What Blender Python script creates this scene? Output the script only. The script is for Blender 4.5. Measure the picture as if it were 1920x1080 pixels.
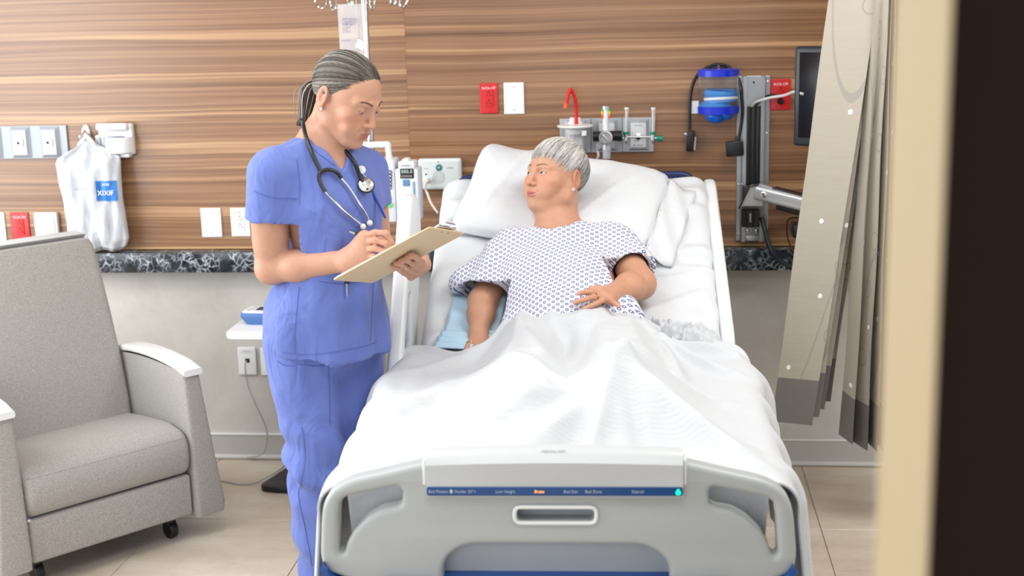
import bpy, bmesh, math, random
import numpy as np
from mathutils import Vector, Matrix
from mathutils.bvhtree import BVHTree

for _o in list(bpy.data.objects):
    bpy.data.objects.remove(_o, do_unlink=True)
scene = bpy.context.scene
C = scene.collection
random.seed(7)
PI = math.pi

# ------------------------------------------------------------------ camera
F_PX = 2500.0
PITCH, YAW, ROLL, CAM_D, CAM_H = 0.21379, 0.11051, -0.02559, 4.9931, 1.7942
_cy, _sy, _cp, _sp = math.cos(YAW), math.sin(YAW), math.cos(PITCH), math.sin(PITCH)
_f = Vector((-_sy * _cp, _cy * _cp, -_sp)); _r0 = Vector((_cy, _sy, 0)); _u0 = _r0.cross(_f)
_cr, _sr = math.cos(ROLL), math.sin(ROLL)
_r = _r0 * _cr + _u0 * _sr; _u = _u0 * _cr - _r0 * _sr
CAM_O = Vector((0, -CAM_D, CAM_H))
cam_data = bpy.data.cameras.new('camera')
cam_data.sensor_width = 36.0
cam_data.lens = F_PX / 1920 * 36
cam_data.clip_start = 0.02
cam_data.dof.use_dof = True
cam_data.dof.focus_distance = 3.75
cam_data.dof.aperture_fstop = 3.2
cam = bpy.data.objects.new('camera', cam_data)
C.objects.link(cam)
cam.matrix_world = Matrix(((_r.x, _u.x, -_f.x, CAM_O.x), (_r.y, _u.y, -_f.y, CAM_O.y), (_r.z, _u.z, -_f.z, CAM_O.z), (0, 0, 0, 1)))
scene.camera = cam

# ------------------------------------------------------------------ world, lights, exposure
scene.view_settings.view_transform = 'Standard'
scene.view_settings.look = 'None'
scene.view_settings.exposure = 0.0
scene.view_settings.gamma = 1.0
scene.view_settings.use_curve_mapping = False
world = bpy.data.worlds.new('world'); scene.world = world
world.use_nodes = True
world.node_tree.nodes['Background'].inputs[0].default_value = (0.94, 0.975, 1.02, 1)
world.node_tree.nodes['Background'].inputs[1].default_value = 1.45

def area_light(name, loc, target, sx, sy, power, color=(1, 1, 1)):
    d = bpy.data.lights.new(name, 'AREA'); d.shape = 'RECTANGLE'; d.size = sx; d.size_y = sy
    d.energy = power; d.color = color
    o = bpy.data.objects.new(name, d); C.objects.link(o); o.location = loc
    o.rotation_euler = (Vector(target) - Vector(loc)).to_track_quat('-Z', 'Y').to_euler()
    return o
# daylight through the big window in the left wall, and the ceiling troffers
area_light('window_daylight', (-3.42, -2.3, 1.65), (0, -2.3, 1.45), 3.2, 1.9, 104, (0.93, 0.97, 1.0))
TROFFERS = ((-1.3, -2.0, 15), (.95, -1.5, 31), (-.1, -3.3, 14))
for tx_, ty_, tw_ in TROFFERS:
    area_light('ceiling_troffer_light', (tx_, ty_, 2.685), (tx_, ty_, 0), 1.15, 0.55, tw_, (1, .99, .975))

# ------------------------------------------------------------------ helpers
def pix(px, py, X=None, Y=None, Z=None):
    """world point seen at a photograph position, at a known plane"""
    d = _f + _r * ((px - 960) / F_PX) - _u * ((py - 540) / F_PX)
    if Y is not None: t = (Y - CAM_O.y) / d.y
    elif Z is not None: t = (Z - CAM_O.z) / d.z
    else: t = (X - CAM_O.x) / d.x
    return CAM_O + d * t
def pixray(px, py):
    return (_f + _r * ((px - 960) / F_PX) - _u * ((py - 540) / F_PX)).normalized()

MATS = {}
def mat(name, color=(.8, .8, .8), rough=.5, metal=0., spec=.5, coat=0., trans=0., ior=1.45, alpha=1., emit=None, estr=0., bump=None, sheen=0., sss=0.):
    if name in MATS: return MATS[name]
    m = bpy.data.materials.new(name); m.use_nodes = True
    nt = m.node_tree; b = nt.nodes['Principled BSDF']
    b.inputs['Base Color'].default_value = (*color, 1)
    b.inputs['Roughness'].default_value = rough; b.inputs['Metallic'].default_value = metal
    b.inputs['Specular IOR Level'].default_value = spec; b.inputs['Coat Weight'].default_value = coat
    b.inputs['Transmission Weight'].default_value = trans; b.inputs['IOR'].default_value = ior
    b.inputs['Alpha'].default_value = alpha
    if sheen: b.inputs['Sheen Weight'].default_value = sheen
    if sss:
        b.inputs['Subsurface Weight'].default_value = sss; b.inputs['Subsurface Radius'].default_value = (.012, .005, .003)
        b.inputs['Subsurface Scale'].default_value = 1.0
    if emit: b.inputs['Emission Color'].default_value = (*emit, 1); b.inputs['Emission Strength'].default_value = estr
    if bump:   # (scale xyz, strength, distance)
        g = nt.nodes.new('ShaderNodeNewGeometry'); mp = nt.nodes.new('ShaderNodeMapping'); mp.inputs['Scale'].default_value = bump[0]
        n = nt.nodes.new('ShaderNodeTexNoise'); n.inputs['Scale'].default_value = 1; n.inputs['Detail'].default_value = 4
        bp = nt.nodes.new('ShaderNodeBump'); bp.inputs['Strength'].default_value = bump[1]; bp.inputs['Distance'].default_value = bump[2]
        nt.links.new(g.outputs['Position'], mp.inputs[0]); nt.links.new(mp.outputs[0], n.inputs['Vector'])
        nt.links.new(n.outputs[0], bp.inputs['Height']); nt.links.new(bp.outputs[0], b.inputs['Normal'])
    MATS[name] = m; return m

class NT:
    """small node-graph writer"""
    def __init__(s, m): s.nt = m.node_tree; s.b = s.nt.nodes['Principled BSDF']
    def n(s, t, **k):
        x = s.nt.nodes.new(t)
        for a, v in k.items():
            if a.startswith('_'):
                a = a[1:]; a = int(a) if a.isdigit() else a
                if isinstance(v, bpy.types.NodeSocket): s.nt.links.new(v, x.inputs[a])
                else: x.inputs[a].default_value = v
            else: setattr(x, a, v)
        return x
    def math(s, op, a, b=0., c=None):
        x = s.n('ShaderNodeMath', operation=op, _0=a, _1=b)
        if c is not None:
            if isinstance(c, bpy.types.NodeSocket): s.nt.links.new(c, x.inputs[2])
            else: x.inputs[2].default_value = c
        return x.outputs[0]
    def ramp(s, fac, stops):
        r = s.nt.nodes.new('ShaderNodeValToRGB'); s.nt.links.new(fac, r.inputs[0])
        e = r.color_ramp.elements
        while len(e) < len(stops): e.new(.5)
        for i, (p, c) in enumerate(stops): e[i].position = p; e[i].color = (*c, 1)
        return r.outputs[0]
    def mix(s, fac, a, b, mode='MIX'):
        x = s.nt.nodes.new('ShaderNodeMix'); x.data_type = 'RGBA'; x.blend_type = mode
        for i, v in ((0, fac), (6, a), (7, b)):
            if isinstance(v, bpy.types.NodeSocket): s.nt.links.new(v, x.inputs[i])
            else: x.inputs[i].default_value = v if i == 0 else (*v, 1)
        return x.outputs[2]
    def link(s, a, name): s.nt.links.new(a, s.b.inputs[name])
    def bump(s, h, strength, dist):
        x = s.n('ShaderNodeBump', _Strength=strength, _Distance=dist, _Height=h); s.link(x.outputs[0], 'Normal')

def tag(o, label=None, cat=None, group=None, kind=None):
    if label: o['label'] = label
    if cat: o['category'] = cat
    if group: o['group'] = group
    if kind: o['kind'] = kind
    return o
def thing(name, label, cat, loc=(0, 0, 0), rot=(0, 0, 0), group=None):
    o = bpy.data.objects.new(name, None); C.objects.link(o); o.location = loc; o.rotation_euler = rot
    o.empty_display_size = .05
    return tag(o, label, cat, group)
def link_mesh(name, me, m, parent=None, smooth=True):
    if m is not None: me.materials.append(m)
    o = bpy.data.objects.new(name, me); C.objects.link(o)
    if parent is not None: o.parent = parent
    if smooth:
        me.polygons.foreach_set('use_smooth', [True] * len(me.polygons))
        if smooth != 'all':
            try: me.set_sharp_from_angle(angle=math.radians(38))
            except Exception: pass
    return o
def copy_tree(o, parent=None):
    c = o.copy(); C.objects.link(c); c.parent = parent
    for ch in [x for x in o.children]: copy_tree(ch, c)
    return c

class MB:
    """collects shapes into one bmesh"""
    def __init__(s): s.bm = bmesh.new()
    def box(s, c, size, rot=None, bev=0., seg=2):
        M = Matrix.Translation(c) @ (rot.to_4x4() if rot is not None else Matrix.Identity(4)) @ Matrix.Diagonal((*size, 1))
        t = bmesh.new(); bmesh.ops.create_cube(t, size=1, matrix=M)
        if bev: bmesh.ops.bevel(t, geom=t.edges[:], offset=bev, segments=seg, affect='EDGES', profile=.5)
        s._add(t); return s
    def _add(s, t):
        me = bpy.data.meshes.new('t'); t.to_mesh(me); t.free(); s.bm.from_mesh(me); bpy.data.meshes.remove(me)
    def rings(s, rings, cap0=True, cap1=True, closed=True):
        rv = [[s.bm.verts.new(p) for p in r] for r in rings]
        for a, b in zip(rv, rv[1:]):
            n = len(a)
            for i in range(n if closed else n - 1):
                j = (i + 1) % n
                try: s.bm.faces.new((a[i], a[j], b[j], b[i]))
                except ValueError: pass
        if cap0 and len(rv[0]) > 2: s.bm.faces.new(rv[0][::-1])
        if cap1 and len(rv[-1]) > 2: s.bm.faces.new(rv[-1])
        return s
    def tube(s, pts, r, n=8, cap=True):
        pts = [Vector(p) for p in pts]; N = len(pts)
        rs = r if isinstance(r, (list, tuple)) else [r] * N
        t0 = (pts[1] - pts[0]).normalized()
        up = Vector((0, 0, 1)) if abs(t0.z) < .9 else Vector((1, 0, 0))
        a = t0.cross(up).normalized(); rr = []
        for i in range(N):
            t = (pts[min(i + 1, N - 1)] - pts[max(i - 1, 0)])
            if t.length < 1e-9: t = t0
            t.normalize(); a = (a - t * a.dot(t))
            if a.length < 1e-6: a = t.orthogonal()
            a.normalize(); b = t.cross(a)
            rr.append([pts[i] + (a * math.cos(2 * PI * k / n) + b * math.sin(2 * PI * k / n)) * rs[i] for k in range(n)])
        return s.rings(rr, cap, cap)
    def lathe(s, prof, M=None, n=24, cap=True):
        M = M or Matrix.Identity(4)
        return s.rings([[M @ Vector((r * math.cos(2 * PI * k / n), r * math.sin(2 * PI * k / n), z)) for k in range(n)] for r, z in prof], cap, cap)
    def ball(s, c, r, rot=None, u=16, v=10):
        r = r if isinstance(r, (tuple, list)) else (r, r, r)
        M = Matrix.Translation(c) @ (rot.to_4x4() if rot is not None else Matrix.Identity(4)) @ Matrix.Diagonal((*r, 1))
        bmesh.ops.create_uvsphere(s.bm, u_segments=u, v_segments=v, radius=1, matrix=M); return s
    def build(s, name, m, parent=None, smooth=True):
        bmesh.ops.recalc_face_normals(s.bm, faces=s.bm.faces[:])
        me = bpy.data.meshes.new(name); s.bm.to_mesh(me); s.bm.free()
        return link_mesh(name, me, m, parent, smooth)
def X_axis(p, d):
    """matrix whose z axis runs along d, at p"""
    return Matrix.Translation(p) @ Vector(d).to_track_quat('Z', 'Y').to_matrix().to_4x4()
def spline(pts, n=8, closed=False):
    """Catmull-Rom through the points"""
    P = [Vector(p) for p in pts]; out = []; N = len(P)
    for i in range(N if closed else N - 1):
        if closed: a, b, c, d = P[(i - 1) % N], P[i], P[(i + 1) % N], P[(i + 2) % N]
        else: a, b, c, d = P[max(i - 1, 0)], P[i], P[i + 1], P[min(i + 2, N - 1)]
        for k in range(n):
            t = k / n
            out.append(.5 * ((2 * b) + (c - a) * t + (2 * a - 5 * b + 4 * c - d) * t * t + (3 * b - a - 3 * c + d) * t ** 3))
    if not closed: out.append(P[-1])
    return out
def round_poly(pts, r, n=5):
    """round the corners of a 2D outline; r a number or one per corner"""
    out = []; N = len(pts)
    for i in range(N):
        p = Vector(pts[i]); a = Vector(pts[i - 1]) - p; b = Vector(pts[(i + 1) % N]) - p
        ri = r[i] if isinstance(r, (list, tuple)) else r
        ri = min(ri, a.length * .49, b.length * .49)
        p0 = p + a.normalized() * ri; p1 = p + b.normalized() * ri
        if ri < 1e-5: out.append(tuple(p)); continue
        for k in range(n + 1):
            t = k / n; out.append(tuple(p0 * (1 - t) ** 2 + p * 2 * t * (1 - t) + p1 * t * t))
    return out
def plate(name, outlines, thick, bev, m, parent=None, M=None, bres=3, smooth=True):
    """2D outlines (first outer, others holes) -> solid plate with rounded edges; local xy plane, centred on z"""
    cu = bpy.data.curves.new(name, 'CURVE'); cu.dimensions = '2D'; cu.fill_mode = 'BOTH'
    cu.extrude = max(thick / 2 - bev, 0.00005); cu.bevel_depth = bev; cu.bevel_resolution = bres
    cu.offset = -bev
    for ol in outlines:
        sp = cu.splines.new('POLY'); sp.points.add(len(ol) - 1); sp.use_cyclic_u = True
        for q, p in zip(sp.points, ol): q.co = (p[0], p[1], 0, 1)
    t = bpy.data.objects.new('t', cu); C.objects.link(t)
    dg = bpy.context.evaluated_depsgraph_get()
    me = bpy.data.meshes.new_from_object(t.evaluated_get(dg)); bpy.data.objects.remove(t); bpy.data.curves.remove(cu)
    me.name = name
    bm = bmesh.new(); bm.from_mesh(me); bmesh.ops.remove_doubles(bm, verts=bm.verts[:], dist=1e-5); bm.to_mesh(me); bm.free()
    if M is not None: me.transform(M)
    me.materials.clear()
    return link_mesh(name, me, m, parent, smooth)
def text_mesh(name, txt, size, M, m, parent=None, align='CENTER', depth=.0004):
    cu = bpy.data.curves.new(name, 'FONT'); cu.body = txt; cu.size = size; cu.align_x = align; cu.align_y = 'CENTER'
    cu.extrude = depth; cu.resolution_u = 3
    t = bpy.data.objects.new('t', cu); C.objects.link(t)
    dg = bpy.context.evaluated_depsgraph_get()
    me = bpy.data.meshes.new_from_object(t.evaluated_get(dg)); bpy.data.objects.remove(t); bpy.data.curves.remove(cu)
    me.name = name; me.transform(M); me.materials.clear()
    return link_mesh(name, me, m, parent, False)
# plane facing the camera side of the back wall: local x -> world x, local y -> world z, local z -> world -y
def wallM(p, yaw=0.):
    return Matrix.Translation(p) @ Matrix.Rotation(yaw, 4, 'Z') @ Matrix.Rotation(PI / 2, 4, 'X')
def rect(w, h, cx=0, cy=0):
    return [(cx - w / 2, cy - h / 2), (cx + w / 2, cy - h / 2), (cx + w / 2, cy + h / 2), (cx - w / 2, cy + h / 2)]

# ------------------------------------------------------------------ signed distance modelling (bodies, cloth)
def vnoise(p, scale=1., seed=0):
    q = p * scale + seed * 17.13; i = np.floor(q).astype(np.int64); f = q - i; f = f * f * (3 - 2 * f)
    def hsh(a, b, c):
        n = (a * 374761393 + b * 668265263 + c * 2147483647 + seed * 1274126177) & 0xffffffff
        n = ((n ^ (n >> 13)) * 1274126177) & 0xffffffff
        return ((n ^ (n >> 16)) & 0xffff) / 65535.
    x, y, z = i[..., 0], i[..., 1], i[..., 2]; fx, fy, fz = f[..., 0], f[..., 1], f[..., 2]
    c = lambda dx, dy, dz: hsh(x + dx, y + dy, z + dz)
    l = lambda a, b, t: a + (b - a) * t
    return l(l(l(c(0, 0, 0), c(1, 0, 0), fx), l(c(0, 1, 0), c(1, 1, 0), fx), fy), l(l(c(0, 0, 1), c(1, 0, 1), fx), l(c(0, 1, 1), c(1, 1, 1), fx), fy), fz) * 2 - 1
def sd_ell(p, c, r, R=None):
    q = p - np.array(c)
    if R is not None: q = q @ R          # R columns = local axes in world
    r = np.array(r); k0 = np.linalg.norm(q / r, axis=-1); k1 = np.linalg.norm(q / (r * r), axis=-1)
    return k0 * (k0 - 1) / np.maximum(k1, 1e-9)
def sd_cone(p, a, b, ra, rb):
    a = np.array(a, float); b = np.array(b, float); ba = b - a; l2 = max(ba @ ba, 1e-12)
    t = np.clip(((p - a) @ ba) / l2, 0, 1)
    return np.linalg.norm(p - a - t[..., None] * ba, axis=-1) - (ra + (rb - ra) * t)
def smin(a, b, k):
    if k <= 0: return np.minimum(a, b)
    h = np.maximum(k - np.abs(a - b), 0) / k
    return np.minimum(a, b) - h * h * k * .25
class SDF:
    def __init__(s, lo, hi, h):
        s.lo = np.array(lo, float); s.h = h; s.n = np.ceil((np.array(hi) - s.lo) / h).astype(int) + 1
        s.f = np.full(tuple(s.n), .3, np.float32)
    def pts(s, sl):
        g = [s.lo[i] + s.h * np.arange(sl[i].start, sl[i].stop) for i in range(3)]
        return np.stack(np.meshgrid(*g, indexing='ij'), -1)
    def block(s, lo, hi, m):
        a = np.maximum(np.floor((np.array(lo) - m - s.lo) / s.h).astype(int), 0)
        b = np.minimum(np.ceil((np.array(hi) + m - s.lo) / s.h).astype(int) + 1, s.n)
        if np.any(b <= a): return None
        return tuple(slice(int(a[i]), int(b[i])) for i in range(3))
    def op(s, fn, lo, hi, k, mode):
        sl = s.block(lo, hi, k + 4 * s.h if mode != 'and' else 1e3)
        if sl is None: return s
        d = fn(s.pts(sl)); v = s.f[sl]
        if mode == 'add': s.f[sl] = smin(v, d, k)
        elif mode == 'sub': s.f[sl] = -smin(-v, d, k)
        else: s.f[sl] = -smin(-v, -d, k)
        return s
    def ell(s, c, r, k=.01, mode='add', R=None):
        m = max(r); c = np.array(c, float)
        if R is None: lo, hi = c - np.array(r), c + np.array(r)
        else: lo, hi = c - m, c + m
        return s.op(lambda p: sd_ell(p, c, r, R), lo, hi, k, mode)
    def cone(s, a, b, ra, rb, k=.01, mode='add'):
        a = np.array(a, float); b = np.array(b, float); m = max(ra, rb)
        return s.op(lambda p: sd_cone(p, a, b, ra, rb), np.minimum(a, b) - m, np.maximum(a, b) + m, k, mode)
    def chain(s, pts, rs, k=.01, mode='add'):
        for i in range(len(pts) - 1): s.cone(pts[i], pts[i + 1], rs[i], rs[i + 1], k, mode)
        return s
    def plane(s, p, n, k=0.):
        """keep the side the normal points away from"""
        p = np.array(p, float); n = np.array(n, float); n = n / np.linalg.norm(n)
        return s.op(lambda q: (q - p) @ n, s.lo, s.lo + s.n * s.h, k, 'and')
    def verts(s, smooth=2):
        f = s.f; ins = f < 0; nx, ny, nz = f.shape
        cnt = np.zeros((nx - 1, ny - 1, nz - 1), np.int8)
        for dx in (0, 1):
            for dy in (0, 1):
                for dz in (0, 1): cnt += ins[dx:nx - 1 + dx, dy:ny - 1 + dy, dz:nz - 1 + dz]
        idx = np.argwhere((cnt > 0) & (cnt < 8))
        off = np.array([(i & 1, i >> 1 & 1, i >> 2 & 1) for i in range(8)])
        val = np.stack([f[idx[:, 0] + o[0], idx[:, 1] + o[1], idx[:, 2] + o[2]] for o in off], 1)
        acc = np.zeros((len(idx), 3)); num = np.zeros(len(idx))
        for a in range(8):
            for b in range(a + 1, 8):
                if bin(a ^ b).count('1') != 1: continue
                va, vb = val[:, a], val[:, b]; m = (va < 0) != (vb < 0)
                t = np.where(m, va / np.where(m, va - vb, 1), 0)
                acc += np.where(m[:, None], off[a] + t[:, None] * (off[b] - off[a]), 0); num += m
        v = s.lo + s.h * (idx + acc / num[:, None])
        vid = np.full(cnt.shape, -1, np.int32); vid[tuple(idx.T)] = np.arange(len(idx))
        quads = []
        for ax in range(3):
            o = [1, 1, 1]; o[ax] = 0
            A = ins[1:-1, 1:-1, 1:-1] if False else None
            sl0 = tuple(slice(1 if o[i] else 0, (f.shape[i] - 1)) for i in range(3))
            sl1 = tuple(slice((1 if o[i] else 0) + (i == ax), (f.shape[i] - 1) + (i == ax)) for i in range(3))
            a, b = ins[sl0], ins[sl1]; e = np.argwhere(a != b)
            if not len(e): continue
            sg = a[tuple(e.T)]; base = e + np.array(o)
            i1, i2 = [i for i in range(3) if i != ax]
            q = []
            for d1, d2 in ((1, 1), (0, 1), (0, 0), (1, 0)):
                c = base.copy(); c[:, i1] -= d1; c[:, i2] -= d2; q.append(vid[tuple(c.T)])
            q = np.stack(q, 1); fl = sg if ax != 1 else ~sg
            q[~fl] = q[~fl][:, ::-1]; quads.append(q)
        q = np.concatenate(quads); q = q[(q >= 0).all(1)]
        for it in range(smooth):
            e = np.concatenate([q[:, [0, 1]], q[:, [1, 2]], q[:, [2, 3]], q[:, [3, 0]]]); e = np.concatenate([e, e[:, ::-1]])
            deg = np.bincount(e[:, 0], minlength=len(v)); w = .5
            av = np.stack([np.bincount(e[:, 0], v[e[:, 1], i], minlength=len(v)) for i in range(3)], 1) / np.maximum(deg, 1)[:, None]
            v = v + (av - v) * w
        return v, q
def mesh_normals(v, q):
    n = np.cross(v[q[:, 2]] - v[q[:, 0]], v[q[:, 3]] - v[q[:, 1]])
    N = np.zeros_like(v)
    for k in range(4):
        for i in range(3): N[:, i] += np.bincount(q[:, k], n[:, i], minlength=len(v))
    return N / np.maximum(np.linalg.norm(N, axis=1), 1e-12)[:, None]
def join_vq(parts):
    vs, qs, o = [], [], 0
    for v, q in parts: vs.append(v); qs.append(q + o); o += len(v)
    return np.concatenate(vs), np.concatenate(qs)
def np_mesh(name, v, q, m, parent=None, color=None, uv=None, smooth='all'):
    me = bpy.data.meshes.new(name)
    me.vertices.add(len(v)); me.vertices.foreach_set('co', np.asarray(v, np.float32).ravel())
    k = q.shape[1]
    me.loops.add(q.size); me.polygons.add(len(q))
    me.loops.foreach_set('vertex_index', q.astype(np.int32).ravel())
    me.polygons.foreach_set('loop_start', np.arange(0, q.size, k, dtype=np.int32))
    me.update(calc_edges=True)
    if color is not None:
        c = me.color_attributes.new('Col', 'FLOAT_COLOR', 'POINT')
        c.data.foreach_set('color', np.concatenate([color, np.ones((len(v), 1))], 1).astype(np.float32).ravel())
    if uv is not None:
        l = me.uv_layers.new(name='UV'); l.data.foreach_set('uv', np.asarray(uv, np.float32)[q.ravel()].ravel())
    me.validate()
    return link_mesh(name, me, m, parent, smooth)
def grid_vq(G, closed=False):
    """G: (n,m,3) array of points -> verts, quads"""
    n, m = G.shape[:2]; v = G.reshape(-1, 3); q = []
    I = np.arange(n * m).reshape(n, m)
    a = I[:-1, :-1]; b = I[1:, :-1]; c = I[1:, 1:]; d = I[:-1, 1:]
    q = np.stack([a, b, c, d], -1).reshape(-1, 4)
    if closed: q = np.concatenate([q, np.stack([I[:-1, -1], I[1:, -1], I[1:, 0], I[:-1, 0]], -1).reshape(-1, 4)])
    return v, q
def sheet(name, G, thick, m, parent=None, uv=None, up=None):
    """a cloth: grid of points given thickness (closed shell)"""
    v, q = grid_vq(G); N = mesh_normals(v, q)
    if up is not None and (N @ np.array(up)).mean() < 0: N = -N; q = q[:, ::-1]
    n, w = G.shape[:2]; I = np.arange(n * w).reshape(n, w); o = n * w
    v2 = np.concatenate([v, v - N * thick])
    loop = np.concatenate([I[0, :], I[1:, -1], I[-1, -2::-1], I[-2:0:-1, 0]])
    l2 = np.roll(loop, -1)
    side = np.stack([loop, l2, l2 + o, loop + o], 1)
    q2 = np.concatenate([q, q[:, ::-1] + o, side])
    if uv is not None: uv = np.concatenate([uv, uv])
    return np_mesh(name, v2, q2, m, parent, uv=uv)
def bvh_of(o):
    bpy.context.view_layer.update()
    M = o.matrix_world; me = o.data
    return BVHTree.FromPolygons([M @ v.co for v in me.vertices], [tuple(p.vertices) for p in me.polygons])
def on_surface(bvh, px, py, off=.004, fallY=None):
    h = bvh.ray_cast(CAM_O, pixray(px, py))
    if h[0] is None: return pix(px, py, Y=fallY)
    n = h[1]
    if n.dot(pixray(px, py)) > 0: n = -n
    return h[0] + n * off
def smooth01(x): x = np.clip(x, 0, 1); return x * x * (3 - 2 * x)
# ------------------------------------------------------------------ materials of the setting
def wood_mat():
    m = mat('walnut_laminate', rough=.29, spec=.74); g = NT(m)
    geo = g.n('ShaderNodeNewGeometry'); oi = g.n('ShaderNodeObjectInfo')
    off = g.n('ShaderNodeCombineXYZ', _X=g.math('MULTIPLY', oi.outputs['Random'], 7.), _Z=g.math('MULTIPLY', oi.outputs['Random'], .13))
    pos = g.n('ShaderNodeVectorMath', operation='ADD', _0=geo.outputs['Position'], _1=off.outputs[0]).outputs[0]
    wv = g.n('ShaderNodeTexNoise', _Vector=g.n('ShaderNodeMapping', _Vector=pos, _Scale=(.9, 1, 2.2)).outputs[0], _Scale=1., _Detail=2.).outputs[0]
    wz = g.n('ShaderNodeCombineXYZ', _Z=g.math('MULTIPLY', g.math('SUBTRACT', wv, .5), .035)).outputs[0]
    p2 = g.n('ShaderNodeVectorMath', operation='ADD', _0=pos, _1=wz).outputs[0]
    def nz(sc, det, ro=.5):
        return g.n('ShaderNodeTexNoise', _Vector=g.n('ShaderNodeMapping', _Vector=p2, _Scale=sc).outputs[0], _Scale=1., _Detail=det, _Roughness=ro).outputs[0]
    broad = nz((.22, .25, 36), 2.); fine = nz((.5, .5, 120), 3., .6); hair = nz((1.2, 1, 420), 2.); light = nz((.15, .2, 22), 1.)
    v = g.math('ADD', g.math('ADD', g.math('MULTIPLY', broad, .46), g.math('MULTIPLY', fine, .34)), g.math('MULTIPLY', hair, .20))
    col = g.ramp(v, [(.34, (.125, .055, .025)), (.44, (.20, .098, .048)), (.52, (.29, .150, .075)), (.62, (.40, .222, .115)), (.72, (.53, .32, .18))])
    lt = g.ramp(light, [(.60, (0, 0, 0)), (.635, (1, 1, 1)), (.66, (.75, .75, .75)), (.70, (0, 0, 0))])
    ltf = g.n('ShaderNodeSeparateColor', _0=lt).outputs[0]
    col = g.mix(g.math('MULTIPLY', ltf, .62), col, (.60, .37, .19))
    g.link(col, 'Base Color'); g.bump(fine, .08, .002)
    return m
def granite_mat():
    m = mat('dark_granite', rough=.2, spec=.5); g = NT(m)
    geo = g.n('ShaderNodeNewGeometry').outputs['Position']
    w = g.n('ShaderNodeTexNoise', _Vector=geo, _Scale=22., _Detail=4.)
    p = g.n('ShaderNodeVectorMath', operation='MULTIPLY_ADD', _0=w.outputs[1], _1=(.07, .07, .07), _2=geo).outputs[0]
    a = g.n('ShaderNodeTexVoronoi', feature='DISTANCE_TO_EDGE', _Vector=p, _Scale=38.).outputs[0]
    n = g.n('ShaderNodeTexNoise', _Vector=geo, _Scale=30., _Detail=6., _Roughness=.65).outputs[0]
    vein = g.ramp(a, [(0, (.55, .6, .65)), (.05, (.16, .18, .2)), (.14, (0, 0, 0))])
    base = g.ramp(n, [(.35, (.006, .008, .012)), (.55, (.03, .036, .045)), (.7, (.12, .14, .16))])
    sel = g.ramp(g.n('ShaderNodeTexNoise', _Vector=geo, _Scale=14., _Detail=2.).outputs[0], [(.45, (0, 0, 0)), (.6, (1, 1, 1))])
    g.link(g.mix(1., base, g.mix(1., vein, sel, 'MULTIPLY'), 'ADD'), 'Base Color'); return m
def blotch_mat(name, cols, scale, rough, stretch=(1, 1, 1), bumpd=0.):
    m = mat(name, rough=rough); g = NT(m)
    geo = g.n('ShaderNodeNewGeometry').outputs['Position']
    p = g.n('ShaderNodeMapping', _Vector=geo, _Scale=stretch).outputs[0]
    a = g.n('ShaderNodeTexNoise', _Vector=p, _Scale=scale, _Detail=5., _Roughness=.62, _Distortion=.4).outputs[0]
    f = g.n('ShaderNodeTexNoise', _Vector=p, _Scale=scale * 22, _Detail=2.).outputs[0]
    v = g.math('ADD', g.math('MULTIPLY', a, .85), g.math('MULTIPLY', f, .15))
    g.link(g.ramp(v, [(.3 + .4 * i / (len(cols) - 1), c) for i, c in enumerate(cols)]), 'Base Color')
    if bumpd: g.bump(f, .3, bumpd)
    return m
M_WOOD = wood_mat(); M_GRAN = granite_mat()
M_CONC = blotch_mat('grey_concrete_laminate', [(.50, .475, .43), (.59, .565, .52), (.66, .64, .60)], 2.2, .42)
M_TILE = blotch_mat('beige_stone_tile', [(.46, .365, .27), (.58, .485, .385), (.66, .575, .475), (.76, .70, .62)], 1.6, .3, (1, 2.4, 1))
M_GROUT = mat('grout', (.30, .25, .2), .8)
M_PAINT = mat('white_wall_paint', (.82, .81, .78), .6)
M_BASE = mat('grey_vinyl_base', (.52, .50, .475), .4)
M_WHITE = mat('white_plastic', (.82, .83, .83), .32)
M_WHITE2 = mat('soft_white_plastic', (.74, .76, .77), .42)
M_RED = mat('red_plastic', (.62, .02, .022), .32)
M_BLACK = mat('black_plastic', (.012, .012, .014), .35)
M_DARK = mat('slot_black', (.008, .008, .008), .6)
M_STEEL = mat('chrome', (.72, .73, .74), .16, 1.)
M_ALU = mat('brushed_aluminium', (.52, .54, .56), .34, .9)
M_SILVER = mat('silver_paint', (.60, .62, .64), .3, .55)
M_NAVY = mat('navy_plastic', (.012, .022, .10), .4)
M_PRINTW = mat('white_print', (.9, .9, .9), .5)
M_PRINTG = mat('grey_print', (.30, .31, .33), .5)

# ------------------------------------------------------------------ the room
def struct(name, o): o.name = name; o['kind'] = 'structure'; return o
XL, XR, YF, ZC = -3.45, 2.3, -5.6, 2.72
wb = struct('wall_back', MB().box(((XL + XR) / 2, .062, ZC / 2), (XR - XL + .2, .1, ZC)).build('wall_back', M_PAINT, smooth=False))
seam1 = pix(765, 200, Y=0).x
for a, b in ((XL, seam1 - 1.83), (seam1 - 1.83, seam1), (seam1, seam1 + 1.83), (seam1 + 1.83, XR)):
    MB().box(((a + b) / 2, .006, (.8 + ZC) / 2), (b - a - .0004, .012, ZC - .8), bev=.0003, seg=1).build('wood_panel', M_WOOD, wb, smooth=False)
    MB().box(((a + b) / 2, .008, .42), (b - a - .0008, .008, .8), bev=.0004, seg=1).build('wainscot_panel', M_CONC, wb, smooth=False)
led = MB(); led.box(((XL + XR) / 2, -.04, .8235), (XR - XL, .08, .079), bev=.004)
tr = struct('trim_1', led.build('trim_1', M_GRAN))
MB().box(((XL + XR) / 2, -.004, .868), (XR - XL, .008, .008), bev=.001).build('wood_bead', mat('honey_edge_band', (.55, .33, .15), .4), tr)
bb = MB(); bb.box(((XL + XR) / 2, -.003, .056), (XR - XL, .014, .094)); bbo = struct('baseboard_back', bb.build('baseboard_back', M_BASE))
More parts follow.
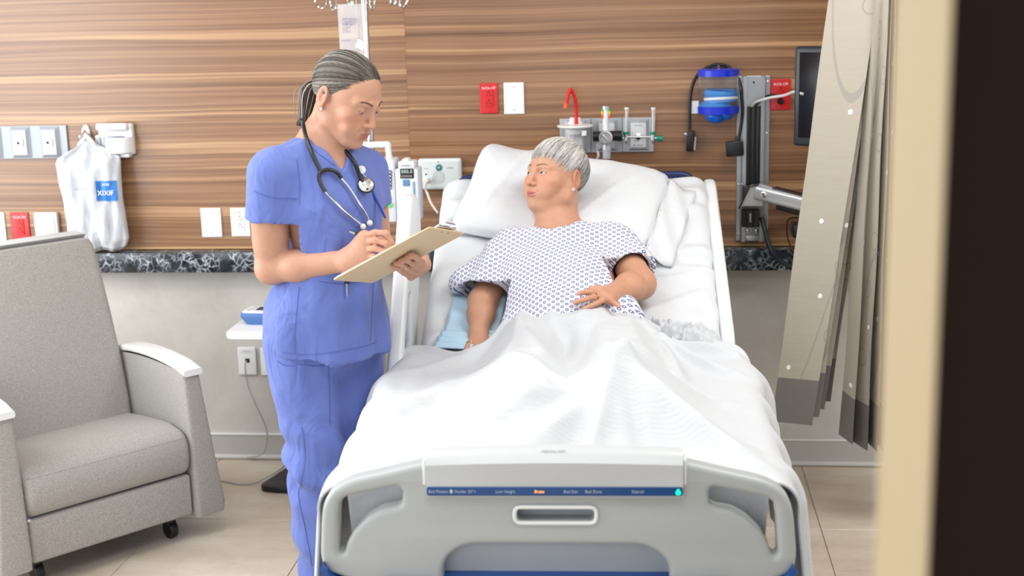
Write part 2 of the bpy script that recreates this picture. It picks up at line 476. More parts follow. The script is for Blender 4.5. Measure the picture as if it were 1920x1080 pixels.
MB().box(((XL + XR) / 2, -.005, .104), (XR - XL, .018, .006), bev=.002).build('cap_strip', M_WHITE, bbo)
MB().box(((XL + XR) / 2, -.010, .010), (XR - XL, .026, .018), bev=.007, seg=3).build('shoe_strip', mat('pale_vinyl', (.66, .65, .63), .4), bbo)
fl = struct('floor', MB().box(((XL + XR) / 2, YF / 2, -.055), (XR - XL + .2, -YF + .1, .1)).build('floor', M_GROUT, smooth=False))
TW, TD = .5787, .6
tile_me = None
ix0 = math.floor((XL - .556) / TW); ix1 = math.ceil((XR - .556) / TW)
for iy in range(-1, 9):
    for ix in range(ix0, ix1):
        cx = .556 + (ix + .5) * TW; cy = -.643 - (iy + .5) * TD
        if cy > -.02:  # the cut row along the wall
            continue
        if tile_me is None:
            o = MB().box((0, 0, -.006), (TW - .0025, TD - .0025, .012), bev=.001, seg=1).build('tile', M_TILE, fl, smooth=False); tile_me = o.data
        else:
            o = bpy.data.objects.new('tile', tile_me); C.objects.link(o); o.parent = fl
        o.location = (cx, cy, 0)
for ix in range(ix0, ix1):
    MB().box((.556 + (ix + .5) * TW, -.0215, -.006), (TW - .0025, .0405, .012), bev=.001, seg=1).build('tile', M_TILE, fl, smooth=False)
ceil = struct('ceiling', MB().box(((XL + XR) / 2, YF / 2, ZC + .05), (XR - XL + .2, -YF + .1, .1)).build('ceiling', mat('ceiling_white', (.85, .85, .84), .8), smooth=False))
wr_ = struct('wall_right', MB().box((XR + .05, YF / 2, ZC / 2), (.1, -YF, ZC)).build('wall_right', M_PAINT, smooth=False))
for tx_, ty_, tw_ in TROFFERS:
    o = thing('ceiling_light', 'recessed white ceiling panel light above the ' + ('recliner' if tx_ < -1 else 'curtain' if tx_ > .5 else 'doorway'), 'ceiling light', (tx_, ty_, 2.70), group='ceiling panel lights')
    MB().box((0, 0, .008), (1.19, .59, .014), bev=.002).build('frame', M_WHITE, o, smooth=False)
    MB().box((0, 0, -.001), (1.14, .54, .006)).build('diffuser', mat('lit_diffuser', (.9, .9, .88), .5, emit=(1, .975, .94), estr=1.), o, smooth=False)
# left wall with the window opening
wl = MB(); Y0, Y1, Z0, Z1 = -3.95, -.65, .62, 2.58
wl.box((XL - .05, (0 + Y1) / 2, ZC / 2), (.1, -Y1, ZC)); wl.box((XL - .05, (YF + Y0) / 2, ZC / 2), (.1, Y0 - YF, ZC))
wl.box((XL - .05, (Y0 + Y1) / 2, Z0 / 2), (.1, Y1 - Y0, Z0)); wl.box((XL - .05, (Y0 + Y1) / 2, (Z1 + ZC) / 2), (.1, Y1 - Y0, ZC - Z1))
struct('wall_left', wl.build('wall_left', M_PAINT, smooth=False))
wf = MB()
for y in (Y0 + .025, (Y0 + Y1) / 2, Y1 - .025): wf.box((XL - .05, y, (Z0 + Z1) / 2), (.06, .05, Z1 - Z0), bev=.004)
for z in (Z0 + .025, Z1 - .025): wf.box((XL - .05, (Y0 + Y1) / 2, z), (.06, Y1 - Y0, .05), bev=.004)
struct('window_1', wf.build('window_1', M_WHITE))

# ------------------------------------------------------------------ wall plates and outlets
def wrect(x0, y0, x1, y1, Y=0.):
    """centre, width, height on the wall plane of a region seen in the photograph"""
    a = pix((x0 + x1) / 2, y0, Y=Y); b = pix((x0 + x1) / 2, y1, Y=Y); l = pix(x0, (y0 + y1) / 2, Y=Y); r = pix(x1, (y0 + y1) / 2, Y=Y)
    c = (a + b) / 2; c.x = (l.x + r.x) / 2; return c, r.x - l.x, a.z - b.z
def rplate(name, w, h, t, bev, r, m, parent, p=(0, 0), z=0.):
    return plate(name, [round_poly(rect(w, h, *p), r)], t, bev, m, parent, wallM((0, 0, 0)) @ Matrix.Translation((0, 0, z + t / 2)))
def outlet(name, label, box_, color, kind, text=None, group='wall plates', cat='wall plate', tcol=None, tilt=0.):
    c, w, h = wrect(*box_)
    t = thing(name, label, cat, c, (0, tilt, 0), group)
    pl = rplate('cover_plate', w, h, .006, .0025, .002, color, t)
    scr = [(0, h * .43), (0, -h * .43)] if kind == 'duplex' else [(0, h * .36), (0, -h * .36)]
    for x, z in scr:
        s = MB().lathe([(.0028, 0), (.0028, .0006), (.002, .001)], wallM((x, -.006, z)), 10).build('screw', M_PRINTG if kind == 'blank' else color, t)
    if kind == 'duplex':
        d = rplate('receptacle', w * .47, h * .54, .003, .0008, .002, color, t, z=.006)
        for sz in (.5, -.5):
            cz = sz * h * .27
            sl = MB()
            sl.box((-.006, -.0092, cz - .003), (.0018, .0006, .0075)); sl.box((.006, -.0092, cz - .003), (.0018, .0006, .0075)); sl.box((.0085, -.0092, cz - .003), (.005, .0006, .0018))
            sl.lathe([(.0028, 0), (.0028, .0006)], wallM((0, -.0089, cz + .0085)), 10)
            sl.build('socket_slots', M_DARK, d, smooth=False)
    if text:
        text_mesh('lettering', text, .0125, wallM((0, -.0064, h * .335)), tcol or M_PRINTW, t)
    return t
outlet('wall_outlet', 'red emergency duplex outlet left of the white blank plate', (900, 155.5, 934, 213), M_RED, 'duplex', '4LCA-137', cat='outlet', group='red outlets')
outlet('wall_outlet', 'red outlet beside the aluminium rail with a black cord plugged in', (1444, 148, 1482, 206), M_RED, 'duplex', '4LCA-139', cat='outlet', group='red outlets')
outlet('wall_outlet', 'red outlet just above the recliner headrest', (22, 398, 56, 452), M_RED, 'duplex', '4LCA-133', cat='outlet', group='red outlets')
outlet('blank_wall_plate', 'white blank plate right of the red outlet above the patient', (945, 154.5, 983, 214), M_WHITE, 'blank', group='white wall plates')
outlet('blank_wall_plate', 'white blank plate low on wood wall left of the nurse', (378, 390, 416, 444.5), M_WHITE, 'blank', group='white wall plates')
outlet('wall_outlet', 'white duplex outlet at the nurse elbow on the wood wall', (433.5, 389.5, 469, 443), M_WHITE, 'duplex', '4LNB-12', cat='outlet', group='white outlets', tcol=M_PRINTG)
outlet('wall_outlet', 'white outlet on grey lower wall behind the nurse hip', (489, 652, 522, 703), M_WHITE, 'duplex', '4LNB-14', cat='outlet', group='white outlets', tcol=M_PRINTG)
outlet('blank_wall_plate', 'white plate at the left edge beside a red outlet', (-25, 398, 11, 452), M_WHITE, 'blank', group='white wall plates')
# rounded white data box above the recliner
c, w, h = wrect(69, 397, 113, 452)
t = thing('data_box', 'white rounded data box on wall behind recliner headrest', 'wall box', c)
rplate('cover', w, h, .022, .006, .010, M_WHITE, t); rplate('raised_face', w * .78, h * .8, .004, .002, .006, M_WHITE2, t, z=.021)
rplate('bottom_lip', w * .9, h * .12, .03, .004, .006, M_WHITE, t, p=(0, -h * .42))
# network jack plate
c, w, h = wrect(447.5, 650, 481.5, 702)
t = thing('network_plate', 'white curved network jack plate with white cable plugged in', 'wall plate', c)
rplate('cover_plate', w, h, .009, .004, .006, M_WHITE, t)
rplate('label_window', w * .66, h * .13, .001, .0003, .001, M_WHITE2, t, p=(0, h * .35), z=.009); text_mesh('lettering', '4-127-A', .008, wallM((0, -.0102, h * .35)), M_PRINTG, t)
rplate('jack', w * .24, h * .15, .001, .0003, .0005, M_DARK, t, p=(w * .02, h * .02), z=.009)
jackp = c + Vector((0, -.012, 0))

# gas outlet strip at the far left and the one above the patient
M_BEZ = mat('pale_grey_bezel', (.50, .52, .55), .4, .35)
M_BEZL = mat('light_grey_bezel', (.40, .43, .47), .42, .1)
def bezel(parent, cx, cz, w, h, m, d=.022, inner=.64):
    s = MB(); a = [(-w / 2, -h / 2), (w / 2, -h / 2), (w / 2, h / 2), (-w / 2, h / 2)]
    r0 = [Vector((cx + x, -.008, cz + z)) for x, z in a]; r1 = [Vector((cx + x * inner, -d, cz + z * .8)) for x, z in a]
    s.rings([r0, r1]); return s.build('bezel', m, parent, smooth=False)
c, w, h = wrect(-60, 236, 128, 297)
t = thing('gas_outlet_strip', 'pale grey strip with white gas outlets above the recliner', 'outlet strip', c)
MB().box((0, -.004, 0), (w, .010, h), bev=.001).build('backing', M_BEZL, t, smooth=False)
for px in (-12, 42, 97):
    cx = pix(px, 266, Y=0).x - c.x
    bezel(t, cx, 0, .083, h * .97, M_BEZL)
    f = rplate('outlet_face', .054, h * .72, .004, .001, .002, M_WHITE, t, p=(cx, 0), z=.022)
    rplate('coupler', .036, .036, .010, .003, .008, M_WHITE, f, p=(cx, 0), z=.026)
    MB().lathe([(.0055, 0), (.0055, .001)], wallM((cx, -.0365, 0)), 14).build('port', M_DARK, f)
    rplate('label_strip', .036, .006, .0006, .0002, .001, mat('pale_yellow_label', (.8, .76, .5), .5) if px == 42 else M_WHITE2, f, p=(cx, h * .27), z=.026)

c, w, h = wrect(1050, 221, 1226, 285)
t = thing('medical_gas_station', 'brushed grey gas outlet panel above the patient head', 'outlet panel', c)
PW, PH, PC = w, h, c
for i in range(3):
    MB().box((-w / 2 + w * (i + .5) / 3, -.005, 0), (w / 3 - .0015, .012, h), bev=.0015).build('panel_plate', M_BEZ, t, smooth=False)
gx = lambda px: pix(px, 253, Y=0).x - PC.x
gz = lambda py: pix(1140, py, Y=0).z - PC.z
for i, px in enumerate((1080, 1138, 1197)):
    bezel(t, gx(px), 0, .086, h * .96, M_BEZ)
    f = rplate('outlet_face', .058, h * .70, .004, .001, .002, M_WHITE2, t, p=(gx(px), 0), z=.022)
    text_mesh('lettering', ('VACUUM', 'AIR', 'OXYGEN')[i], .0065, wallM((gx(px), -.0264, h * .28)), mat('green_print', (.05, .32, .2), .5), f)
    MB().lathe([(.011, 0), (.011, .010), (.007, .012)], wallM((gx(px), -.026, -.004)), 16).build('coupler', M_STEEL, f)
    MB().lathe([(.004, 0), (.004, .0006)], wallM((gx(px) - .016, -.026, -h * .29)), 10).build('logo_dot', M_PRINTG, f)
    MB().box((gx(px) + .004, -.0264, -h * .29), (.026, .0006, .003)).build('logo_line', M_PRINTG, f, smooth=False)
# suction canister lid with red elbow tube
M_RUB = mat('red_rubber', (.66, .012, .016), .38); M_CLEAR = mat('clear_tubing', (.86, .74, .80), .15, trans=.55, ior=1.3); M_ORNG = mat('orange_rubber', (.75, .10, .02), .4)
sc = pix(1078, 241, Y=-.075)
t = thing('suction_lid', 'white round suction lid with red curved tube on gas panel', 'suction lid', sc)
MB().lathe([(.030, -.020), (.034, -.012), (.036, 0), (.064, .006), (.066, .010), (.064, .013), (.02, .016)], None, 28).build('lid', M_WHITE, t)
MB().box((.035, -.03, -.014), (.018, .012, .02), bev=.002).build('side_port', M_WHITE, t)
MB().box((0, .022, .024), (.04, .03, .03), bev=.003).box((0, .036, -.02), (.05, .05, .09), bev=.004).build('bracket', M_WHITE2, t)
pz = lambda px, py, Y: pix(px, py, Y=Y) - sc
path = spline([pz(1080.5, 236, -.075), pz(1080, 205, -.078), pz(1078, 184, -.084), pz(1070, 168.5, -.092), pz(1064.5, 180, -.10), pz(1061.5, 198, -.104)], 8)
MB().tube(path, .0068, 12).build('red_tube', M_RUB, t)
MB().tube([pz(1062.2, 194, -.1035), pz(1060.5, 203, -.1055)], .0082, 12).build('tube_tip', M_ORNG, t)
MB().tube(spline([pz(1078, 245, -.08), pz(1076, 262, -.082), pz(1078, 280, -.075), pz(1086, 300, -.06)], 8), .0048, 10).build('suction_hose', M_CLEAR, t)
# vacuum regulator
rc = pix(1136, 257, Y=-.075)
t = thing('vacuum_regulator', 'vacuum regulator with round dial and black body on gas panel', 'regulator', rc)
rz = lambda px, py, Y=-.075: pix(px, py, Y=Y) - rc
MB().tube([rz(1112, 256), rz(1166, 254)], .0185, 16).build('body', M_BLACK, t)
MB().lathe([(.026, -.012), (.027, .006), (.025, .012), (.020, .012), (.019, .006)], wallM((0, -.016, 0)), 28).build('dial_ring', M_STEEL, t)
MB().lathe([(.019, 0), (.019, .002)], wallM((0, -.022, 0)), 24).build('dial_face', mat('dial_grey', (.32, .33, .34), .5), t)
MB().box((0, -.026, 0), (.006, .008, .034), Matrix.Rotation(-.7, 3, 'Y'), bev=.0015).build('dial_grip', M_SILVER, t)
MB().tube([rz(1135.5, 244), rz(1136, 201)], [.0118, .0105], 16).build('indicator_tube', M_WHITE2, t)
MB().tube([rz(1136, 206), rz(1136, 199)], .013, 14).build('indicator_cap', M_SILVER, t)
for s in (-1, 1):
    for k, (cc, a, b) in enumerate((((.05, .45, .06), 204, 209), ((.75, .62, .05), 209, 213), ((.85, .22, .02), 213, 217), ((.72, .08, .03), 217, 222))):
        MB().tube([rz(1136 + s * 6.6, a, -.082), rz(1136 + s * 6.6, b, -.082)], .0038, 8).build('scale_band', mat('band_%d' % k, cc, .45), t)
MB().tube([rz(1137.5, 266), rz(1137.5, 280)], .0165, 18).build('filter_collar', M_SILVER, t)
MB().tube([rz(1137.5, 279), rz(1137.5, 297)], [.0155, .0145], 18).build('filter_cup', mat('frosted_cup', (.62, .64, .72), .25, trans=.35), t)
MB().tube([rz(1120.5, 268), rz(1120.5, 288)], [.005, .004], 10).build('hose_barb', M_STEEL, t)
MB().tube(spline([rz(1121, 284), rz(1122, 293, -.08), rz(1117, 302, -.07), rz(1108, 308, -.05)], 6), .0048, 10).build('hose', M_CLEAR, t)
# two oxygen flowmeters
M_GREEN = mat('green_knob', (.0, .235, .155), .4); M_GLASS = mat('clear_acrylic', (.95, .97, .98), .06, trans=.85, ior=1.2)
for n, (px, kx, lab) in enumerate(((1174, 1162, 'oxygen flowmeter with green knob on its left beside the dial'), (1224, 1236, 'oxygen flowmeter with green knob on its right at panel end'))):
    fc = pix(px, 255, Y=-.07)
    t = thing('flowmeter', lab, 'flowmeter', fc, group='oxygen flowmeters')
    fz = lambda x, y, Y=-.07: pix(x, y, Y=Y) - fc
    MB().tube([fz(px, 247), fz(px + 1, 203)], [.0075, .0075], 14).build('gauge_tube', M_GLASS, t)
    MB().tube([fz(px, 247), fz(px + 1, 205)], .0035, 10).build('scale_core', M_WHITE2, t)
    MB().tube([fz(px + 1, 205), fz(px + 1, 201.5)], .0085, 14).build('tube_cap', M_WHITE2, t)
    for k in range(6): MB().box(fz(px + 2.5, 212 + 5.4 * k, -.0765), (.006, .0008, .001)).build('scale_mark', M_PRINTG, t, smooth=False)
    MB().tube([fz(px, 252.5), fz(px, 247)], [.0105, .0115], 16).build('green_collar', M_GREEN, t)
    MB().tube([fz(px, 263), fz(px, 252)], .0075, 14).tube([fz(px, 270), fz(px, 262)], [.0035, .0055], 10).build('valve_body', M_STEEL, t)
    sg = 1 if kx > px else -1
    MB().tube([fz(px + sg * 3, 259), fz(px + sg * 8, 259.5)], .0045, 10).build('valve_stem', M_STEEL, t)
    MB().tube([fz(kx - 5, 259.5), fz(kx + 6, 260)], [.0115, .0105], 10).build('knob', M_GREEN, t)
    a, b = (fz(px, 257), fz(1199, 257)); MB().tube([a, b, b + Vector((0, .04, -.002))], .0042, 10).build('supply_pipe', M_STEEL, t)

# thermometer dock and hook on the left wall part
c, w, h = wrect(184, 229, 256, 293)
t = thing('wall_holder', 'white moulded wall holder beside the hanging plastic bag', 'wall holder', c)
MB().box((.004, -.012, .002), (w * .88, .03, h * .9), bev=.006, seg=3).build('back_shell', M_WHITE, t)
s = MB(); n = 14
rg = []
for z, d in ((-h * .36, .055), (-.012, .06), (.012, .052)):
    rg.append([Vector((w * .12 + w * .36 * math.cos(PI + PI * k / n), -.02 - d * math.sin(PI * k / n), z)) for k in range(n + 1)] + [Vector((w * .12, -.012, z))])
s.rings(rg); s.build('probe_well', M_WHITE, t)
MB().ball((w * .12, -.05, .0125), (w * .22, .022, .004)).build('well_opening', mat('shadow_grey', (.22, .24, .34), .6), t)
s = MB(); s.box((.0, -.03, h * .36), (w * .8, .05, h * .2), Matrix.Rotation(-.35, 3, 'X'), bev=.008, seg=3); s.build('top_hood', M_WHITE, t)
for k in range(2): MB().box((-w * .36 + k * .019, -.034, -.006), (.015, .03, .042), bev=.004).build('cover_slot', M_BEZL, t)
MB().box((-w * .31, -.026, -.006), (.05, .03, .052), bev=.005).build('slot_tray', M_WHITE, t)
MB().box((w * .15, -.03, -h * .44), (w * .5, .04, h * .12), bev=.004).build('base_lip', M_WHITE2, t)
MB().lathe([(.0025, 0), (.0025, .001)], wallM((w * .18, -.0505, -h * .44)), 10).build('screw', M_PRINTG, t)

hk = pix(163, 250, Y=0)
t = thing('wall_hook', 'oval chrome wall hook holding the white plastic bag', 'hook', hk)
MB().lathe([(.026, 0), (.026, .004), (.022, .010), (.012, .013), (.0, .0135)], wallM((0, 0, 0)) @ Matrix.Diagonal((.75, 1.45, 1, 1)), 24).build('escutcheon', mat('satin_nickel', (.72, .71, .66), .25, .8), t)
MB().tube(spline([(-.002, -.012, .014), (-.003, -.035, -.004), (-.003, -.045, -.018), (-.003, -.04, -.028), (-.003, -.052, -.022), (-.003, -.058, -.008)], 6), [.005] * 31, 10).build('hook_arm', MATS['satin_nickel'], t)
MB().ball((-.003, -.058, -.006), .007).build('hook_tip', MATS['satin_nickel'], t)

# nurse call station
c, w, h = wrect(787, 296, 867, 353)
t = thing('nurse_call_station', 'white nurse call speaker station on the wall above the mattress corner', 'call station', c)
rplate('housing', w, h, .03, .006, .010, M_WHITE2, t); rplate('face', w * .9, h * .86, .003, .001, .006, mat('pale_green_white', (.66, .72, .71), .45), t, z=.0295)
MB().lathe([(.0125, 0), (.0125, .003), (.010, .004)], wallM((-.002, -.0325, h * .22)), 20).build('call_button', mat('teal_button', (.06, .17, .24), .4), t)
MB().lathe([(.004, 0), (.001, .0006)], wallM((-.002, -.0365, h * .22)), 3).build('button_mark', M_PRINTW, t)
for ring in range(1, 6):
    MB().tube([(-.004 + ring * .0048 * math.cos(a), -.0328, -.012 + ring * .0048 * math.sin(a)) for a in np.linspace(0, 2 * PI, 29)], .0006, 5).build('speaker_ring', M_PRINTG, t)
MB().box((-.004, -.033, h * .40), (.006, .002, .003)).build('red_light', M_RED, t)
MB().lathe([(.0032, 0), (.0032, .001)], wallM((-w * .32, -.0325, 0)), 12).build('jack_hole', M_DARK, t)
for k in range(3): MB().box((-w * .27, -.0328, .015 - .008 * k), (.0025, .0006, .0012)).build('print_mark', M_PRINTG, t, smooth=False)
MB().box((-w * .31, -.0328, .022), (.016, .0006, .002)).build('print_line', M_PRINTG, t, smooth=False)
text_mesh('lettering', 'CODE', .009, wallM((w * .24, -.0328, h * .2)), M_PRINTG, t)
MB().lathe([(.009, 0), (.011, .012), (.010, .022), (.006, .026)], wallM((-w * .29, -.032, -h * .2)), 18).build('call_plug', mat('ivory_plastic', (.72, .68, .6), .4), t)
pj = Vector((-w * .29, -.055, -h * .2))
MB().tube(spline([pj, pj + Vector((-.006, -.008, -.02)), pix(801, 362, Y=-.06) - c, pix(809, 382, Y=-.10) - c, pix(822, 400, Y=-.16) - c], 8), .0048, 10).build('call_cord', MATS['ivory_plastic'], t)

# monitor lift rail on the right
c, w, h = wrect(1381, 142, 1441, 450)
t = thing('monitor_mount', 'aluminium wall rail with jointed silver monitor arm', 'monitor mount', c); mount = t
RC = c
MB().box((0, -.006, 0), (w, .012, h), bev=.001).build('back_plate', M_ALU, t, smooth=False)
for sx in (-1, 1):
    s = MB(); x0, x1 = sx * w * .22, sx * w * .34
    for z in (0,): s.rings([[Vector((x0, -.012, -h / 2)), Vector((x0, -.036, -h / 2)), Vector((x1 * .97, -.036, -h / 2)), Vector((x1 * 1.12, -.012, -h / 2))], [Vector((x0, -.012, h / 2)), Vector((x0, -.036, h / 2)), Vector((x1 * .97, -.036, h / 2)), Vector((x1 * 1.12, -.012, h / 2))]])
    s.build('side_channel', M_ALU, t, smooth=False)
zt = pix(1410, 198, Y=0).z - c.z; zb = pix(1410, 425, Y=0).z - c.z
for k in range(3): MB().box((-.018 + .018 * k, -.020, (zt + zb) / 2), (.0165, .018, zt - zb), bev=.004).build('black_insert', M_BLACK, t)
for (sx, py) in ((-1, 153), (1, 153), (1, 250), (-1, 345), (-1, 438), (1, 438)):
    MB().lathe([(.004, 0), (.004, .002), (.002, .003)], wallM((sx * w * .43, -.012, pix(1410, py, Y=0).z - c.z)), 10).build('screw', M_STEEL, t)
MB().lathe([(.004, 0), (.004, .0008)], wallM((0, -.012, pix(1410, 154, Y=0).z - c.z)), 10).build('bolt_hole', M_DARK, t)
MB().box((0, -.022, pix(1410, 432, Y=0).z - c.z), (w * .5, .02, .04), bev=.003).build('stop_block', mat('pale_green_metal', (.45, .50, .46), .35, .4), t)
for sx in (-1, 1): MB().lathe([(.008, 0), (.008, .004), (.005, .005)], wallM((sx * .016, -.032, pix(1410, 430, Y=0).z - c.z)), 6).build('bolt', M_STEEL, t)
MB().box((0, -.02, -h / 2 + .012), (w * .42, .03, .018), bev=.002).build('end_cap', M_SILVER, t)
# articulated arm and monitor
a0 = pix(1408, 375, Y=-.09)
t = thing('monitor_arm', 'silver jointed monitor arm mounted on the wall rail', 'monitor arm', a0)
z_ = lambda px, py, Y: pix(px, py, Y=Y) - a0
MB().box((0, .035, .0), (.058, .045, .10), bev=.004).build('carriage', M_BLACK, t)
MB().tube([z_(1407, 392, -.09), z_(1407, 424, -.09)], .033, 20).build('pivot_post', M_BLACK, t)
MB().tube([z_(1407, 400, -.118), z_(1407, 416, -.118)], .006, 10).build('post_highlight', M_STEEL, t)  # thin steel strip standing in for a highlight down the black post
s = MB(); s.rings([[z_(1390, 392, -.10), z_(1428, 392, -.10), z_(1432, 386, -.06), z_(1388, 386, -.06)], [z_(1391, 386, -.12), z_(1430, 386, -.12), z_(1434, 378, -.06), z_(1391, 378, -.06)], [z_(1405, 350, -.13), z_(1428, 347, -.14), z_(1430, 344, -.08), z_(1408, 346, -.08)]])
s.build('knuckle', M_SILVER, t)
MB().tube([z_(1386, 391, -.125), z_(1405, 351, -.14), z_(1422, 346, -.14)], .003, 8).build('knuckle_trim', M_BLACK, t)
aA, aB = pix(1432, 362, Y=-.13), pix(1598, 404, Y=-.30)
dr = (aB - aA).normalized(); sd = dr.cross(Vector((0, 0, 1))).normalized(); upv = sd.cross(dr)
Rm = Matrix((dr, sd, upv)).transposed()
L_ = (aB - aA).length
MB().box((aA + aB) / 2 - a0, (L_ + .07, .05, .058), Rm, bev=.016, seg=4).build('upper_arm', M_SILVER, t)
MB().box((aA + aB) / 2 - a0 - upv * .030 + dr * .03, (L_ * .82, .04, .03), Rm, bev=.008).build('spring_cover', M_BLACK, t)
MB().box((aA + aB) / 2 - a0 + upv * .029 - dr * .05, (L_ * .5, .036, .006), Rm, bev=.002).build('cable_slot', M_BLACK, t)
jm = X_axis(aA - a0 + dr * .012 + sd * .024, sd)
MB().lathe([(.011, 0), (.011, .004), (.008, .005), (.008, .003), (.004, .003), (.004, .005)], jm, 18).build('joint_bolt', M_STEEL, t)
jm = X_axis(aB - a0 - dr * .0 + sd * .024, sd)
MB().lathe([(.010, 0), (.010, .004), (.007, .005)], jm, 18).build('end_bolt', M_BLACK, t)
eB = aB - a0
MB().tube([eB, eB + Vector((.04, 0, .02)), eB + Vector((.05, 0, .30))], .02, 12).build('riser_post', M_BLACK, t)
MB().box(eB + Vector((-.06, .01, -.085)), (.24, .2, .02), bev=.006).box(eB + Vector((-.16, .06, -.06)), (.08, .1, .045), bev=.006).build('keyboard_tray', M_BLACK, t)
MB().box(eB + Vector((.0, -.09, -.085)), (.045, .02, .03), bev=.002).build('tray_label', M_WHITE2, t)
for ch_ in list(t.children): ch_.parent = mount; ch_.location = a0 - RC
bpy.data.objects.remove(t)
mc = pix(1570, 182, Y=-.36)
tm = thing('monitor', 'black computer monitor seen from the side behind the curtain', 'monitor', mc, (0, 0, math.radians(-28)))
MB().box((0, 0, 0), (.30, .035, .34), bev=.012, seg=3).build('housing', mat('dark_blue_grey_plastic', (.022, .028, .034), .38), tm)
MB().box((0, .02, -.02), (.16, .02, .16), bev=.006).build('mount_box', M_BLACK, tm)
MB().box((0, -.0175, .005), (.26, .002, .29)).build('screen', mat('screen_black', (.006, .006, .008), .12), tm, smooth=False)
# cables near the rail
def cable(name, label, pts, r, m, cat='cable', n=8, seg=8):
    o = MB().tube(spline(pts, seg), r, n).build(name, m); return tag(o, label, cat)
M_WCAB = mat('white_cable', (.74, .74, .73), .4); M_BCAB = mat('black_cable', (.012, .012, .014), .42); M_GCAB = mat('grey_cable', (.42, .42, .41), .45)
cable('white_cable', 'white cable running from the rail top to the monitor', [pix(1409, 199, Y=-.03), pix(1418, 191, Y=-.05), pix(1445, 183, Y=-.09), pix(1470, 179, Y=-.16), pix(1490, 172, Y=-.26), pix(1505, 176, Y=-.33)], .005, M_WCAB)
o = cable('mains_cable', 'black power cord plugged into the red outlet by the rail', [pix(1464, 191, Y=-.03), pix(1462, 182, Y=-.045), pix(1450, 178, Y=-.04), pix(1435, 182, Y=-.03), pix(1424, 191, Y=-.028), pix(1416, 199, Y=-.03)], .0045, M_BCAB, 'cord')
MB().ball(pix(1464, 190, Y=-.022), (.013, .014, .012)).build('plug', M_BLACK, o)
cable('arm_hose', 'thick black cable hose hanging from the arm past the ledge', [pix(1428, 408, Y=-.08), pix(1434, 430, Y=-.10), pix(1440, 455, Y=-.12), pix(1452, 478, Y=-.14), pix(1472, 495, Y=-.12), pix(1495, 498, Y=-.09)], .009, mat('navy_black_hose', (.012, .018, .03), .4), n=10)
cable('monitor_cable', 'thin black cable drooping from the monitor behind the curtain', [pix(1612, 270, Y=-.33), pix(1592, 300, Y=-.32), pix(1584, 350, Y=-.3), pix(1582, 400, Y=-.28)], .004, M_BCAB)
cable('tray_cable', 'thin black wire loop under the monitor arm', [pix(1500, 408, Y=-.2), pix(1478, 412, Y=-.14), pix(1476, 440, Y=-.1), pix(1482, 462, Y=-.09)], .0028, M_BCAB)
cable('monitor_lead', 'white lead emerging behind the monitor between curtain stacks', [pix(1612, 236, Y=-.36), pix(1600, 240, Y=-.35), pix(1592, 252, Y=-.34), pix(1590, 290, Y=-.32), pix(1582, 330, Y=-.3), pix(1580, 372, Y=-.28)], .0035, M_WCAB)
# blue capped canister and connector cable on its hook
bc = pix(1347, 176, Y=-.085)
t = thing('clear_canister', 'clear canister with royal blue caps holding coiled blue tubing', 'canister', bc)
M_BLUE = mat('royal_blue_plastic', (.006, .025, .52), .32); M_SKY = mat('sky_blue_tubing', (.01, .22, .62), .35)
bz = lambda py: pix(1347, py, Y=-.085).z - bc.z
R_ = .071
MB().lathe([(R_ + .003, bz(142)), (R_ + .003, bz(131)), (R_, bz(129.5)), (.02, bz(129))], None, 32).build('top_cap', M_BLUE, t)
s = MB(); s.lathe([(R_, bz(204)), (R_, bz(140))], None, 32, cap=False); s.build('clear_wall', mat('clear_shell', (.97, .98, 1), .05, trans=.96, ior=1.12), t)
s = MB(); s.lathe([(.05, bz(213)), (R_ + .002, bz(212)), (R_ + .004, bz(200)), (R_, bz(199)), (.02, bz(200))], None, 32); s.build('bottom_cap', M_BLUE, t)
MB().ball((-.008, 0, bz(217)), (.04, .04, .028)).ball((.03, -.01, bz(215)), (.026, .03, .018)).build('blue_bulb', mat('glossy_blue', (.006, .12, .62), .25), t)
MB().ball((-.01, -.005, bz(197)), (.055, .05, .018)).build('blue_lining', M_SKY, t)
for k in range(5):
    r = .047 + .003 * (k % 2); zz = bz(189) + .0085 * k
    MB().tube([(.008 + r * math.cos(a), r * math.sin(a), zz + .004 * math.cos(a + k)) for a in np.linspace(0, 2 * PI, 33)], .0062, 8).build('tube_coil', M_SKY if k != 1 else M_WHITE, t)
MB().box((-.0, .079, bz(136)), (.05, .012, .02), bev=.003).build('wall_bracket', M_BLUE, t)
hook = pix(1347, 125, Y=-.03)
cb = cable('connector_cable', 'black connector cable looped over the canister with plugs on both ends', [pix(1293, 243, Y=-.03), pix(1293.5, 200, Y=-.03), pix(1297, 165, Y=-.03), pix(1310, 138, Y=-.022), pix(1333, 124, Y=-.02), pix(1350, 121, Y=-.02), pix(1368, 128, Y=-.02), pix(1386, 152, Y=-.05), pix(1391, 185, Y=-.06), pix(1392, 215, Y=-.06), pix(1386, 257, Y=-.055)], .0062, M_BCAB, 'cable', 10)
def cbox(nm, m, px0, py0, px1, py1, Y, d, bev=.004, ry=0.):
    c, w, h = wrect(px0, py0, px1, py1, Y); return MB().box(c, (w, d, h), Matrix.Rotation(ry, 3, 'Y'), bev=bev).build(nm, m, cb)
cbox('plug_body', M_BLACK, 1287.5, 245, 1302, 284, -.03, .03, .005, .08); cbox('plug_contacts', mat('contact_cream', (.7, .67, .58), .4), 1300, 256, 1304.5, 281, -.03, .012, .001, .08)
cbox('latch_screw', M_STEEL, 1283, 249, 1288, 254, -.03, .01, .001)
cbox('second_plug_neck', M_BLACK, 1378, 256, 1389, 272, -.06, .022, .004); cbox('second_plug', M_BLACK, 1361, 264, 1394, 293, -.06, .03, .006, -.06)
cbox('cable_tag', M_PRINTW, 1291, 189, 1312, 213, -.028, .001, .0003)
